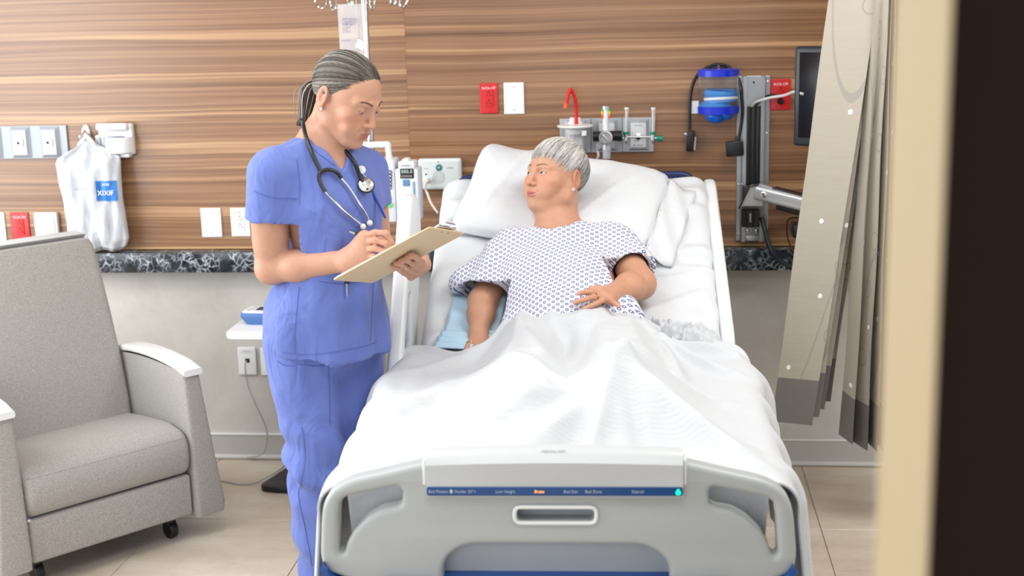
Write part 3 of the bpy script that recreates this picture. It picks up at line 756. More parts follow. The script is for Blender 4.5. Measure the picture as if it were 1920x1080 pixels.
MB().tube([hook + Vector((0, .03, 0)), hook + Vector((0, -.015, .002))], .004, 8).build('hook_peg', M_STEEL, cb)

# ------------------------------------------------------------------ door leaf in the foreground
M_DOOR = mat('dark_brown_door', (.011, .0035, .0012), .6, spec=.08)
leaf = thing('door_1', None, None); leaf['kind'] = 'structure'
dC = Vector((.187, -4.1, 0)); e1 = Vector((-.64, .768, 0)); e2 = Vector((.768, .64, 0))
Rd = Matrix((e2, -e1, Vector((0, 0, 1)))).transposed()
MB().box(dC + e2 * .45 + e1 * .0235 + Vector((0, 0, 1.06)), (.896, .043, 2.1), Rd, bev=.001).build('door_face', M_DOOR, leaf, smooth=False)
MB().box(dC + e2 * .0005 + e1 * .0225 + Vector((0, 0, 1.06)), (.004, .045, 2.1), Rd, bev=.001).build('door_edge', mat('cream_door_edge', (.50, .385, .235), .5), leaf, smooth=False)

# ------------------------------------------------------------------ recliner
def fabric_mat(name, base, dark, scale=420., bumpd=.0012):
    m = mat(name, base, .75, sheen=.15); g = NT(m)
    tc = g.n('ShaderNodeTexCoord').outputs['Object']
    a = g.n('ShaderNodeTexNoise', _Vector=g.n('ShaderNodeMapping', _Vector=tc, _Scale=(1, 1, .35)).outputs[0], _Scale=scale, _Detail=2.).outputs[0]
    b = g.n('ShaderNodeTexNoise', _Vector=g.n('ShaderNodeMapping', _Vector=tc, _Scale=(.35, .35, 1)).outputs[0], _Scale=scale, _Detail=2.).outputs[0]
    v = g.math('MULTIPLY_ADD', a, .5, g.math('MULTIPLY', b, .5))
    g.link(g.ramp(v, [(.36, dark), (.62, base)]), 'Base Color'); g.bump(v, .5, bumpd); return m
M_FAB = fabric_mat('grey_woven_vinyl', (.45, .425, .395), (.27, .255, .235), 620., .0008)
ch = thing('recliner_chair', 'grey woven recliner chair with white arm caps near the wall', 'chair', (-1.752, -1.064, 0), (0, 0, math.radians(49.6)))
def soft_box(name, x0, x1, prof, m, parent, bev=.02, sub=2):
    """closed yz profile extruded along x with softened edges"""
    t = bmesh.new()
    a = [t.verts.new((x0, y, z)) for y, z in prof]; b = [t.verts.new((x1, y, z)) for y, z in prof]; n = len(prof)
    t.faces.new(a); t.faces.new(b[::-1])
    for i in range(n): t.faces.new((a[i], b[i], b[(i + 1) % n], a[(i + 1) % n]))
    bmesh.ops.recalc_face_normals(t, faces=t.faces[:])
    sharp = [e for e in t.edges if len(e.link_faces) == 2 and e.calc_face_angle() > .5]
    bmesh.ops.bevel(t, geom=sharp, offset=bev, segments=4, affect='EDGES', profile=.5)
    s = MB(); s._add(t); return s.build(name, m, parent)
soft_box('seat_cushion', -.288, .288, [(.01, .245), (-.004, .30), (.0, .36), (.03, .395), (.12, .41), (.30, .395), (.46, .375), (.46, .245)], M_FAB, ch, .028)
soft_box('footrest_panel', -.285, .285, [(.012, .095), (.012, .24), (.05, .24), (.05, .095)], M_FAB, ch, .012)
s = MB()   # backrest, slightly wider at the bottom, crowned top
def backring(z, y, w, d, r=.03):
    o = round_poly([(-w / 2, y), (w / 2, y), (w / 2, y + d), (-w / 2, y + d)], [r, r, r * .6, r * .6], 5)
    return o
rg = []
for z, y, w, d in ((.33, .385, .575, .10), (.45, .40, .575, .12), (.58, .425, .572, .13), (.75, .47, .565, .13), (.90, .515, .556, .12), (.975, .54, .548, .105), (.995, .548, .53, .09)):
    o = backring(z, y, w, d); rg.append([Vector((x, yy, z + (.022 * (1 - (2 * x / w) ** 2) if z > .88 else 0))) for x, yy in o])
s.rings(rg); s.build('backrest', M_FAB, ch)
s = MB(); rg = []
for z, y, w, d in ((.40, .52, .575, .06), (.75, .59, .565, .06), (.975, .635, .552, .05), (1.008, .59, .545, .09), (1.012, .60, .53, .07)):
    o = backring(z, y, w, d, .02); rg.append([Vector((x, yy, z + (.024 * (1 - (2 * x / w) ** 2) if z > .88 else 0))) for x, yy in o])
s.rings(rg); s.build('headrest_rim', mat('pale_grey_vinyl', (.58, .60, .61), .5), ch)
for sx in (-1, 1):
    s = MB(); rg = []
    for z, w, yb, yf in ((.085, .105, .70, -.005), (.12, .108, .70, -.012), (.30, .088, .69, .0), (.50, .068, .66, .016), (.575, .062, .62, .022)):
        xi = sx * .292; xo = sx * (.292 + w)
        o = round_poly([(xi, yf), (xo, yf)] + [(xo, yf + (yb - yf) * k / 12) for k in range(1, 13)] + [(xi, yb - (yb - yf) * k / 12) for k in range(12)], [.014, .014] + [0] * 11 + [.014, .014] + [0] * 11, 4)
        rg.append([Vector((x, y, z + (max(0, .03 * (1 - ((y - .25) / .33) ** 2)) if z > .45 else 0))) for x, y in o])
    s.rings(rg); s.build('arm', M_FAB, ch)
    s = MB(); rg = []; w0 = .072
    for k in range(9):
        y = .012 + .50 * k / 8; z = .578 + .032 * (1 - ((y - .27) / .30) ** 2) - (.006 if k in (0, 8) else 0); w = w0 * (1 if k not in (0,) else .97)
        o = round_poly([(-w / 2, 0), (w / 2, 0), (w / 2, .022), (-w / 2, .022)], .008, 3)
        rg.append([Vector((sx * .325 + x, y, z + zz)) for x, zz in o])
    s.rings(rg); s.build('arm_cap', M_WHITE, ch)
    for y in (.10, .62):
        l = MB(); l.tube([(sx * .24, y, .10), (sx * .24, y, .05)], .02, 12); l.lathe([(.03, -.014), (.034, -.008), (.034, .008), (.03, .014)], Matrix.Translation((sx * .24, y, .034)) @ Matrix.Rotation(PI / 2, 4, 'Y'), 18)
        l.build('caster', M_BLACK, ch)
MB().box((0, .36, .12), (.56, .58, .05)).build('under_frame', M_BLACK, ch, smooth=False)
MB().lathe([(.006, 0), (.006, .003), (.003, .004)], Matrix.Translation((-.289, -.002, .25)) @ Matrix.Rotation(PI / 2, 4, 'X'), 10).build('rivet', M_STEEL, ch)

# ------------------------------------------------------------------ hanging plastic bag
M_BAG = mat('white_plastic_film', (.66, .68, .72), .28, trans=.10, bump=((34, 34, 9), .8, .012))
bagY = -.062
bag0 = pix(180, 468, Y=bagY)
t = thing('plastic_bag', 'white plastic belongings bag hanging from the chrome wall hook', 'bag', bag0)
rows = [(264, 154, 170, .012), (272, 148, 180, .03), (283, 128, 205, .05), (296, 108, 224, .07), (306, 104, 226, .08), (340, 110, 228, .09), (380, 122, 232, .09), (420, 128, 238, .10), (448, 130, 242, .10), (462, 138, 238, .08), (469, 150, 228, .03)]
dense = []
for i in range(len(rows) - 1):
    for k in range(5):
        f = k / 5; dense.append([rows[i][j] * (1 - f) + rows[i + 1][j] * f for j in range(4)])
dense.append(list(rows[-1]))
G = []; nseg = 56
for py, xl, xr, th in dense:
    a = pix(xl, py, Y=bagY) - bag0; b = pix(xr, py, Y=bagY) - bag0; ring = []
    for k in range(nseg):
        ang = 2 * PI * k / nseg; cx = math.cos(ang); sy = math.sin(ang)
        x = a.x + (b.x - a.x) * (.5 + .5 * cx); wob = .009 * math.sin(9 * cx + a.z * 14) + .007 * math.sin(17 * cx - a.z * 22) + .004 * math.sin(5 * cx + a.z * 60)
        y = -(abs(sy) ** .7) * th * .5 * (1 if sy > 0 else -.55) + wob * min(1, th / .05) * abs(sy) ** .5
        ring.append((x, min(y, .052), a.z + .004 * math.sin(7 * cx)))
    G.append(ring)
G = np.array(G); v, q = grid_vq(G, True)
capb = len(v); v = np.concatenate([v, [G[-1].mean(0)]]); last = (len(G) - 1) * nseg
q = np.concatenate([q, [[last + k, last + (k + 1) % nseg, capb, capb] for k in range(0)]]) if False else q
film = np_mesh('bag_film', v, q, M_BAG, t)
for s_ in (-1, 1):
    MB().tube(spline([pix(163 + s_ * 14, 274, Y=bagY) - bag0, pix(163 + s_ * 6, 262, Y=bagY) - bag0, pix(162, 255, Y=-.05) - bag0], 6), [.012 - .0004 * k for k in range(13)], 8).build('handle_loop', M_BAG, t)
fb = bvh_of(film)
blue = mat('blue_print', (.035, .20, .58), .45)
GP = np.array([[on_surface(fb, 178 + 40 * i / 10 + 2.5 * j / 10, 340 + 37 * j / 10 - 1.5 * i / 10, .005, bagY - .04) - bag0 for j in range(11)] for i in range(11)])
v, q = grid_vq(GP); np_mesh('blue_logo', v, q, blue, t)
lc = on_surface(fb, 198, 346, .009, bagY - .04) - bag0
text_mesh('logo_lettering', 'ADSE', .0125, wallM(lc), M_PRINTW, t)
lc = on_surface(fb, 200, 361, .009, bagY - .04) - bag0
text_mesh('logo_lettering', 'XIXIF', .027, wallM(lc), M_PRINTW, t)
lc = on_surface(fb, 150, 355, .008, bagY - .04) - bag0
text_mesh('printed_line', 'PATIENT BELONGINGS', .0062, wallM(lc), M_PRINTG, t)

# ------------------------------------------------------------------ overbed table with meter
tb = pix(470, 625, Z=.66)
tt = thing('overbed_table', 'white overbed table on a black base behind the nurse', 'table', (-1.16, -.42, 0))
tl = pix(418, 632, Y=-.56); ttz = tl.z
# choose the top plate from its seen left corner
x0, x1, y0, y1 = tl.x + 1.16, .06, -.56 + .42, -.17 + .42
plate('table_top', [round_poly([(x0, y0), (x1, y0), (x1, y1), (x0, y1)], .05, 6)], .026, .008, M_WHITE, tt, Matrix.Translation((0, 0, ttz)))
plate('base_plate', [round_poly([(-.335, .05), (-.26, .345), (.0, .345), (.0, .03), (-.27, .03)], [.04, .09, .05, .05, .05], 6)], .022, .006, M_BLACK, tt, Matrix.Translation((0, 0, .014)))
MB().box((-.06, .2, .34), (.06, .09, .64), bev=.01).build('column', M_WHITE2, tt)
MB().box((-.06, .1, ttz - .03), (.08, .3, .03), bev=.006).build('support_arm', M_WHITE2, tt)
mt = thing('handheld_meter', 'blue and white meter with dark display lying on the white table', 'meter', pix(482, 608, Z=ttz + .013) + Vector((.02, .03, 0)), (0, 0, math.radians(-4)))
M_MB = mat('steel_blue_plastic', (.07, .17, .42), .4)
def taper(w0, d0, z0, w1, d1, z1, r):
    return [[Vector((x, y, z)) for x, y in round_poly(rect(w, d), rr, 4)] for w, d, z, rr in ((w0, d0, z0, r), (w1, d1, z1, r))]
s = MB(); s.rings(taper(.12, .08, .001, .155, .105, .03, .02) + taper(.155, .105, .031, .148, .1, .045, .02)); s.build('dock_body', M_MB, mt)
s = MB(); s.rings(taper(.142, .094, .045, .136, .088, .05, .018)); s.build('face_plate', M_WHITE, mt)
MB().box((.012, .004, .0505), (.075, .05, .001)).build('display', mat('lcd_dark', (.05, .06, .08), .2), mt, smooth=False)
for k in range(3): MB().box((-.05 + .006 * k, -.018 + .02 * k, .0505), (.014, .006, .001)).build('key', M_PRINTG, mt, smooth=False)
cable('network_cable', 'thin white network cable hanging from the wall jack to the floor', [jackp, jackp + Vector((-.002, -.02, -.01)), pix(464, 720, Y=-.03), pix(480, 760, Y=-.05), pix(498, 800, Y=-.05), pix(500, 825, Y=-.05), pix(490, 852, Y=-.06), pix(450, 858, Z=.004), pix(402, 856, Z=.004)], .003, M_GCAB)
cable('power_lead', 'thin grey lead lying on the floor beside the black base', [pix(543, 790, Y=-.20), pix(540, 840, Y=-.20), pix(536, 868, Y=-.25), pix(520, 884, Z=.03), pix(480, 904, Z=.006), pix(452, 908, Z=.004), pix(425, 903, Z=.004), pix(402, 900, Z=.004)], .003, M_GCAB)
cable('grey_cord', 'thick dark grey cord hanging behind the nurse leg', [pix(530, 700, Y=-.10), pix(527, 760, Y=-.10), pix(530, 800, Y=-.10), pix(540, 826, Y=-.10), pix(556, 850, Y=-.10)], .006, mat('dark_grey_cord', (.06, .065, .07), .5))

# ------------------------------------------------------------------ infusion stand, bag, pump
px0 = pix(692, 200, Y=-.40); IVX, IVY = px0.x, -.40
iv = thing('infusion_stand', 'chrome infusion pole with looped hooks behind the nurse', 'infusion stand', (IVX, IVY, 0))
MB().tube([(0, 0, .08), (0, 0, 1.85)], .0125, 16).build('pole', M_STEEL, iv)
MB().tube([(0, 0, .08), (0, 0, 1.1)], .017, 16).build('lower_pole', M_STEEL, iv)
for k in range(5):
    a = 2 * PI * k / 5 + .3; d = Vector((math.cos(a), math.sin(a), 0))
    l = MB(); l.tube([d * .02 + Vector((0, 0, .1)), d * .22 + Vector((0, 0, .075))], [.02, .014], 10); l.build('base_leg', M_ALU, iv)
    MB().lathe([(.026, -.01), (.03, -.005), (.03, .005), (.026, .01)], Matrix.Translation(d * .22 + Vector((0, 0, .03))) @ Matrix.Rotation(a, 4, 'Z') @ Matrix.Rotation(PI / 2, 4, 'X'), 16).build('caster', M_BLACK, iv)
top = pix(680, -25, Y=-.4)
for (pts) in ([(684, -28), (640, -26), (612, -20), (592, 0), (597, 12), (606, 15.5), (612, 8), (613, -4)], [(684, -26), (650, -22), (622, -8), (619, 5), (624, 19), (629, 16), (630, 2)], [(684, -26), (662, -14), (652, 0), (656, 8), (662, 11), (664, 0)], [(684, -26), (700, -16), (694, 2), (696, 14), (700, 17), (703, 4), (704, -6)], [(684, -28), (720, -26), (735, -8), (732, 4), (736, 10), (741, 6), (742, -8)], [(684, -28), (730, -30), (748, -8), (750, 10), (756, 14), (763, 4), (764, -8)]):
    MB().tube(spline([pix(x, y, Y=IVY - .015 * (i % 2)) - Vector((IVX, IVY, 0)) for i, (x, y) in enumerate(pts)], 6), .0042, 8).build('hook', M_STEEL, iv)
MB().ball((0, 0, 1.85), .018).build('hub', M_STEEL, iv)
# fluid bag
b0 = pix(662, 100, Y=-.44)
bg = thing('infusion_bag', 'clear infusion bag hanging from the pole above the nurse head', 'infusion bag', b0)
M_IVB = mat('clear_vinyl', (.93, .95, .98), .12, trans=.72, ior=1.12, bump=((30, 30, 10), .6, .006))
rg = []
for i in range(15):
    f = i / 14; py = 8 + 150 * f; xl = 632 + 9 * f; xr = 687.5 + 2.5 * f
    a = pix(xl, py, Y=-.44) - b0; b = pix(xr, py, Y=-.44) - b0; th = .006 + .030 * math.sin(PI * min(1, .15 + f))
    rg.append([(a.x + (b.x - a.x) * (.5 + .5 * math.cos(2 * PI * k / 28)), -.5 * th * math.sin(2 * PI * k / 28), a.z) for k in range(28)])
s = MB(); s.rings([[Vector(p) for p in r] for r in rg]); s.build('bag_film', M_IVB, bg)
M_IVP = mat('blue_grey_print', (.16, .18, .36), .5)
zz = lambda x, y, dy=-.463: pix(x, y, Y=dy) - b0
for i, (txt, y, sz) in enumerate((('0.9% Sodium', 36, .010), ('Chloride Inj.', 41, .010), ('1000 mL', 46, .012), ('Each 100 mL', 52, .006), ('contains', 56, .006), ('NaCl 900 mg', 60, .006), ('LOT 4127', 76, .007))):
    text_mesh('print', txt, sz, wallM(zz(641, y)), M_IVP, bg, 'LEFT')
for k in range(6): text_mesh('graduation', '-%d' % (k + 1), .009, wallM(zz(670, 50 + 5.6 * k)), M_IVP, bg, 'LEFT')
MB().box(zz(669, 30, -.448), (.0012, .006, .12)).build('weld_seam', M_WHITE2, bg, smooth=False)
MB().box(zz(676, 84, -.4625), (.03, .001, .03), Matrix.Rotation(.5, 3, 'Y')).build('paper_label', M_WHITE2, bg, smooth=False)
MB().tube([zz(660, 4, -.43), zz(661, 11, -.44)], .006, 8).build('hanger_tab', M_WHITE2, bg)
MB().tube(spline([zz(662, 158, -.44), zz(672, 200, -.44), zz(675, 245, -.44), zz(679, 270, -.44)], 8), .003, 8).build('drip_line', mat('clear_line', (.85, .86, .88), .2, trans=.4), bg)
# pump: handle, main unit with screen, side channel
pc = pix(722, 360, Y=-.47)
pu = thing('infusion_pump', 'white infusion pump with dark screen and green button on the pole', 'infusion pump', pc)
def pr(nm, x0, y0, x1, y1, Y, d, m, bev=.004, par=None):
    c, w, h = wrect(x0, y0, x1, y1, Y); return MB().box(c - pc + Vector((0, d / 2, 0)), (w, d, h), bev=bev, seg=3).build(nm, m, par or pu)
M_PUMP = mat('pump_white', (.68, .72, .78), .4)
body = pr('main_unit', 640, 300, 741, 418, -.50, .10, M_PUMP, .008)
pr('screen', 655, 316, 724.5, 378, -.502, .003, mat('pump_screen', (.02, .018, .022), .2), .001, body)
for k in range(5):
    p = wrect(728, 323 + 7 * k - 2.4, 734, 323 + 7 * k + 2.4, -.503)[0] - pc
    MB().tube([p + Vector((.0062 * math.cos(a), 0, .0062 * math.sin(a))) for a in np.linspace(0, 2 * PI, 17)], .0016, 6).build('soft_key', M_BLACK, body)
    pr('key_line', 723, 325.6 + 7 * k - 2.4, 727, 326.2 + 7 * k - 2.4, -.502, .001, M_BLACK, .0002, body)
MB().lathe([(.0095, 0), (.0095, .003), (.008, .004)], wallM(pix(731, 384, Y=-.503) - pc), 20).build('start_button', mat('green_button', (.10, .72, .16), .4), body)
p = pix(731.5, 372, Y=-.503) - pc
MB().tube([p + Vector((.004 * math.cos(a), 0, .004 * math.sin(a))) for a in np.linspace(0, 2 * PI, 15)], .0012, 6).build('option_key', M_PRINTG, body)
for k in range(8):
    c_ = pix(712 + 7 * (k % 2), 384 + 5.5 * (k // 2) + 2 * (k % 2), Y=-.503) - pc
    MB().box(c_, (.008, .003, .0075), bev=.001).build('number_key', mat('key_blue', (.08, .16, .34), .4) if k % 2 else M_BLACK, body)
hd = MB(); hp = [pix(x, y, Y=-.45) - pc for x, y in ((652, 300), (652, 272), (727, 271), (731, 303))]
hd.tube(round_path := spline([hp[0], hp[0].lerp(hp[1], .8), hp[1], hp[1].lerp(hp[2], .15), hp[1].lerp(hp[2], .85), hp[2], hp[2].lerp(hp[3], .2), hp[3]], 5), .011, 10); hd.build('carry_handle', M_WHITE2, pu)
pr('clamp', 676, 330, 706, 380, -.40, .05, M_BLACK, .006)
chn = pr('side_channel', 742, 317, 785, 416, -.50, .09, M_PUMP, .006)
pr('channel_head', 746, 303, 777, 318, -.495, .07, M_WHITE2, .006, chn); pr('head_tab', 754, 298, 766, 305, -.49, .05, M_WHITE2, .004, chn)
disp = pr('channel_display', 750, 316.5, 775.5, 334.5, -.503, .004, M_BLACK, .001, chn)
text_mesh('digits', '888.8', .018, wallM(pix(762.5, 322, Y=-.5045) - pc), mat('lcd_grey_green', (.45, .55, .48), .4), disp)
for k in range(7): pr('segment', 752 + 3.1 * k, 328.5, 754 + 3.1 * k, 332.5, -.504, .001, mat('segment_grey', (.26, .25, .24), .4), .0002, disp)
text_mesh('lettering', 'CHANNEL A', .0072, wallM(pix(761, 310.5, Y=-.4958) - pc), M_PRINTG, chn)
pr('blue_key', 755, 337, 768, 349, -.503, .004, mat('slate_blue_key', (.12, .24, .38), .4), .001, chn)
pr('door_latch', 775, 341, 779, 412, -.503, .006, mat('slate_latch', (.20, .30, .42), .4), .001, chn)

# ------------------------------------------------------------------ privacy curtain stacks
def curtain_mat():
    m = mat('printed_curtain', rough=.75); g = NT(m)
    uv = g.n('ShaderNodeUVMap', uv_map='UV').outputs[0]; sp = g.n('ShaderNodeSeparateXYZ', _0=uv)
    def vor(scale, seed):
        p = g.n('ShaderNodeVectorMath', operation='ADD', _0=uv, _1=(seed, seed * 1.7, 0)).outputs[0]
        return g.n('ShaderNodeTexVoronoi', voronoi_dimensions='2D', _Vector=p, _Scale=scale, _Randomness=.7).outputs['Distance']
    ring = g.math('LESS_THAN', g.math('ABSOLUTE', g.math('SUBTRACT', vor(4.4, 3.1), .125)), .011)
    dot = g.math('LESS_THAN', vor(4.1, 9.3), .033)
    nz = g.n('ShaderNodeTexNoise', noise_dimensions='2D', _Vector=g.n('ShaderNodeMapping', _Vector=uv, _Scale=(1, .28, 1)).outputs[0], _Scale=2.6, _Detail=0.).outputs[0]
    line = g.math('LESS_THAN', g.math('ABSOLUTE', g.math('SUBTRACT', nz, .47)), .006)
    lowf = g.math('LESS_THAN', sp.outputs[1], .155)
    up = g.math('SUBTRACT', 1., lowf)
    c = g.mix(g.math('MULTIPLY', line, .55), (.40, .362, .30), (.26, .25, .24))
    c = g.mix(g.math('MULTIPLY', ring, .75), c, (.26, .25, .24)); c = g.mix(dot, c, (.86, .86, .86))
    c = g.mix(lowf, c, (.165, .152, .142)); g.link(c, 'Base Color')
    wv = g.n('ShaderNodeTexNoise', noise_dimensions='2D', _Vector=g.n('ShaderNodeMapping', _Vector=uv, _Scale=(6, 30, 1)).outputs[0], _Scale=1., _Detail=3.).outputs[0]
    g.bump(wv, .25, .004); return m
M_CURT = curtain_mat()
def curtain(name, label, tops, bots, z_bot, ztop=2.69, amp=.0, n=36):
    """tops/bots: (x, y) cross-section at the rail and at the hem"""
    tp = [Vector((x, y, 0)) for x, y in tops]; bp = [Vector((x, y, 0)) for x, y in bots]
    G = []; U = []; al = [0]
    for i in range(1, len(tp)): al.append(al[-1] + max((tp[i] - tp[i - 1]).length, (bp[i] - bp[i - 1]).length))
    for i in range(len(tp)):
        col = []; uc = []
        for k in range(n + 1):
            f = k / n; p = tp[i].lerp(bp[i], f); zb = z_bot[i] if isinstance(z_bot, (list, tuple)) else z_bot
            z = ztop + (zb - ztop) * f
            w = amp * math.sin(f * 23 + i * 1.3)
            col.append((p.x + w, p.y, z)); uc.append((al[i], z - zb))
        G.append(col); U.append(uc)
    G = np.array(G); U = np.array(U).reshape(-1, 2)
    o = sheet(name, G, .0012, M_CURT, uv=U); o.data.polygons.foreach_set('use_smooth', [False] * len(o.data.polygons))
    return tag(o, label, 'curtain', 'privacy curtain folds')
CY = -.62
def topx(px, py, Y):   # where the stack edge, seen at (px,py), stands
    return pix(px, py, Y=Y)
tl, trr = topx(1549, 0, CY), topx(1640, 0, CY); bl, br = topx(1446, 790, CY), topx(1517, 802, CY - .05)
lean = lambda a, b, z: a.x + (b.x - a.x) * (z - a.z) / (b.z - a.z)
zt = 2.69; xtl, xtr = lean(tl, bl, zt), lean(trr, br, zt)
tops, bots, zb = [], [], []
for k in range(8):
    e = k * .010; dz = .012 * (k // 2)
    if k % 2 == 0: tops.append((xtl + .01 + e * .6, CY + e)); bots.append((bl.x + .002 + (k > 0) * .02 + e, CY + .0 + e * 2)); zb.append(bl.z + dz)
    else: tops.append((xtr + e * .6, CY + .0 + e)); bots.append((br.x + e * 1.3, CY - .05 + e * 2.6)); zb.append(br.z + dz)
curtain('privacy_curtain', 'flat stack of folded beige curtain leaning left over the monitor', tops, bots, zb, amp=.0012)
CY2 = -.62
fx = lambda px, py, Y=CY2: pix(px, py, Y=Y).x
pts_t = [(1636, CY2 + .03), (1642, CY2 - .02), (1652, CY2 - .05), (1662, CY2 - .03), (1664, CY2 + .08), (1669, CY2 - .03), (1671, CY2 + .08), (1676, CY2 - .04), (1678, CY2 + .08), (1684, CY2 - .05), (1690, CY2 + .08), (1698, CY2 - .06), (1712, CY2 + .08), (1722, CY2 - .05), (1740, CY2 + .08)]
pts_b = [(1575, CY2 + .02), (1597, CY2 - .03), (1601, CY2 + .05), (1621, CY2 - .05), (1624, CY2 + .09), (1641, CY2 - .06), (1643, CY2 + .09), (1652, CY2 - .06), (1656, CY2 + .09), (1664, CY2 - .06), (1668, CY2 + .09), (1680, CY2 - .06), (1690, CY2 + .08), (1705, CY2 - .05), (1725, CY2 + .08)]
zb2 = [pix(1600, 818, Y=CY2).z, pix(1600, 828, Y=CY2).z] + [pix(1630, 836, Y=CY2).z] * 13
T2, B2 = [], []
for (a, ya), (b, yb) in zip(pts_t, pts_b):
    A = pix(a, 0, Y=CY2); B = pix(b, 825, Y=CY2); x = A.x + (B.x - A.x) * (zt - A.z) / (B.z - A.z)
    T2.append((x, ya)); B2.append((B.x, yb))
curtain('privacy_curtain', 'gathered pleats of beige curtain beside the door edge', T2, B2, zb2, amp=.002)
# ceiling track that carries the curtain
o = MB().box((1.0, CY, 2.705), (1.6, .03, .03), bev=.004).build('curtain_track', M_ALU); tag(o, 'aluminium curtain track on the ceiling', 'track')
# ------------------------------------------------------------------ hospital bed (bed frame: x across, -y to the foot)
BPHI = math.radians(2.1); BO = Vector((-.289, -.25, 0))
BM = Matrix.Translation(BO) @ Matrix.Rotation(BPHI, 4, 'Z'); BMI = BM.inverted()
def bpix(px, py, Z=None, y=None):
    """bed-frame point seen at a photograph position at height Z or at bed plane y"""
    o = BMI @ CAM_O; d = BMI.to_3x3() @ pixray(px, py)
    t = (Z - o.z) / d.z if Z is not None else (y - o.y) / d.y
    return o + d * t
M_BEDG = mat('pale_grey_bed_plastic', (.385, .405, .405), .38)
M_BEDW = mat('white_bed_plastic', (.72, .74, .745), .35)
M_BEDB = mat('blue_bed_bumper', (.012, .07, .28), .35)
bed = thing('hospital_bed', 'white and blue hospital bed with raised head section and footboard', 'bed', BO, (0, 0, BPHI))
FY = -2.15
FM = Matrix.Translation((0, FY, 0)) @ Matrix.Rotation(PI / 2, 4, 'X')
def fp(px, py, y=FY): p = bpix(px, py, y=y); return (p.x, p.z)
def mirror(pts): return pts + [(-x, z) for x, z in pts[::-1]]
outer = [fp(1043, 862)] and []
half = [(-.0, .868), (-.262, .868), fp(720, 880), fp(660, 893), fp(626, 910), fp(610, 935), fp(606, 965), fp(604, 1035), fp(612, 1062), fp(650, 1076), (-.40, .600), (-.40, .44), (0, .44)]
half = [(x, z) for x, z in half]
outl = mirror(half[1:-1]); outl = [(x, z) for x, z in outl]
outl = [tuple(p)[:2] for p in round_poly(outl, .02, 3)]
hl = [fp(*p) for p in ((748, 905), (757, 912), (756, 938), (746, 944), (716, 949), (690, 964), (666, 988), (654, 1010), (649, 1028), (643, 1032), (638, 1026), (638, 1000), (638, 960), (641, 935), (654, 924), (690, 917))]
hl = [tuple(p)[:2] for p in round_poly(hl, .006, 3)]
hr = [(-x, z) for x, z in hl][::-1]
slot = round_poly(rect(.160, .027, .002, sum(fp(1039, 957)[1:2])), .012, 4)
za = fp(1043, 1014)[1]
arch = round_poly([(-.235, .455), (.235, .455), (.235, za - .035), (.19, za), (-.19, za), (-.235, za - .035)], [.005, .005, .05, .03, .03, .05], 5)
fbm = plate('footboard', [outl, hl, hr, slot, arch], .05, .013, M_BEDG, bed, FM, 4)
plate('recess_panel', [rect(.60, za - .40, 0, (za + .02 + .44) / 2)], .008, .002, mat('recess_grey', (.40, .43, .46), .45), bed, Matrix.Translation((0, .016, 0)) @ FM)
plate('grip_recess', [rect(.19, .05, .002, fp(1039, 957)[1])], .008, .002, MATS['recess_grey'], bed, Matrix.Translation((0, .014, 0)) @ FM)
s = MB(); zc = fp(1039, 957)[1]
s.tube([Vector((x, FY - .026, z)) for x, z in round_poly(rect(.168, .035, .002, zc), .014, 5)] + [Vector((x, FY - .026, z)) for x, z in round_poly(rect(.168, .035, .002, zc), .014, 5)[:1]], .0045, 8); s.build('grip_rim', M_BEDW, bed)
# raised centre housing with the status strip
s = MB(); rg = []
zs0, zs1, zh0 = fp(1043, 921)[1], fp(1043, 899)[1], fp(1043, 836)[1]
for x in np.linspace(-.262, .262, 13):
    k = 1 - (x / .262) ** 2; zz_ = zh0 - .008 + .008 * k
    rg.append([Vector((x, FY + .03, zs0)), Vector((x, FY - .034, zs0)), Vector((x, FY - .036, zs1 + .003)), Vector((x, FY - .034 - .004 * k, zs1 + .012)), Vector((x, FY - .037 - .006 * k, zz_ - .022)), Vector((x, FY - .028, zz_ - .008)), Vector((x, FY - .010, zz_)), Vector((x, FY + .022, zz_ - .004)), Vector((x, FY + .03, zz_ - .02))])
s.rings(rg); hs = s.build('control_housing', mat('light_grey_housing', (.50, .52, .53), .36), bed)
for sx in (-1, 1): MB().box((sx * .2660, FY - .003, (zh0 + zs1) / 2 - .012), (.007, .05, zh0 - zs1 - .018), bev=.003).build('housing_end_cap', M_BEDW, bed)
stz = (fp(1043, 901)[1] + fp(1043, 918)[1]) / 2
st = plate('status_strip', [round_poly(rect(.522, .0185, 0, stz), .005, 3)], .003, .0006, mat('status_blue', (.012, .06, .20), .35), bed, Matrix.Translation((0, FY - .0365, 0)) @ Matrix.Rotation(PI / 2, 4, 'X'))
pt = mat('strip_print', (.42, .50, .60), .5)
for txt, px, m_ in (('Bed Motion', 826, pt), ('Fowler 30\u00b0+', 876, pt), ('Low Height', 950, pt), ('Brake', 1013, mat('lit_orange', (.9, .35, .05), .5, emit=(1, .35, .06), estr=1.6)), ('Bed Exit', 1071, pt), ('Bed Zone', 1113, pt), ('Siderail', 1195, pt)):
    text_mesh('strip_lettering', txt, .0086, Matrix.Translation((fp(px, 910)[0], FY - .0384, stz)) @ Matrix.Rotation(PI / 2, 4, 'X'), m_, st)
MB().ball((fp(850, 910)[0], FY - .038, stz), (.0035, .001, .0045)).build('lock_symbol', pt, st)
MB().lathe([(.0001, .0085), (.004, .003), (.0062, -.003), (.004, -.0065), (.0001, -.0075)], Matrix.Translation((fp(1270, 910)[0], FY - .0375, stz)) @ Matrix.Diagonal((1, .3, 1, 1)), 14).build('green_indicator', mat('lit_green', (.0, .6, .35), .5, emit=(0, .9, .45), estr=1.2), st)
text_mesh('housing_lettering', 'MEDICAL BED', .008, Matrix.Translation((0, FY - .022, zh0 - .003)) @ Matrix.Rotation(.5, 4, 'X'), mat('faint_print', (.45, .47, .48), .5), hs)
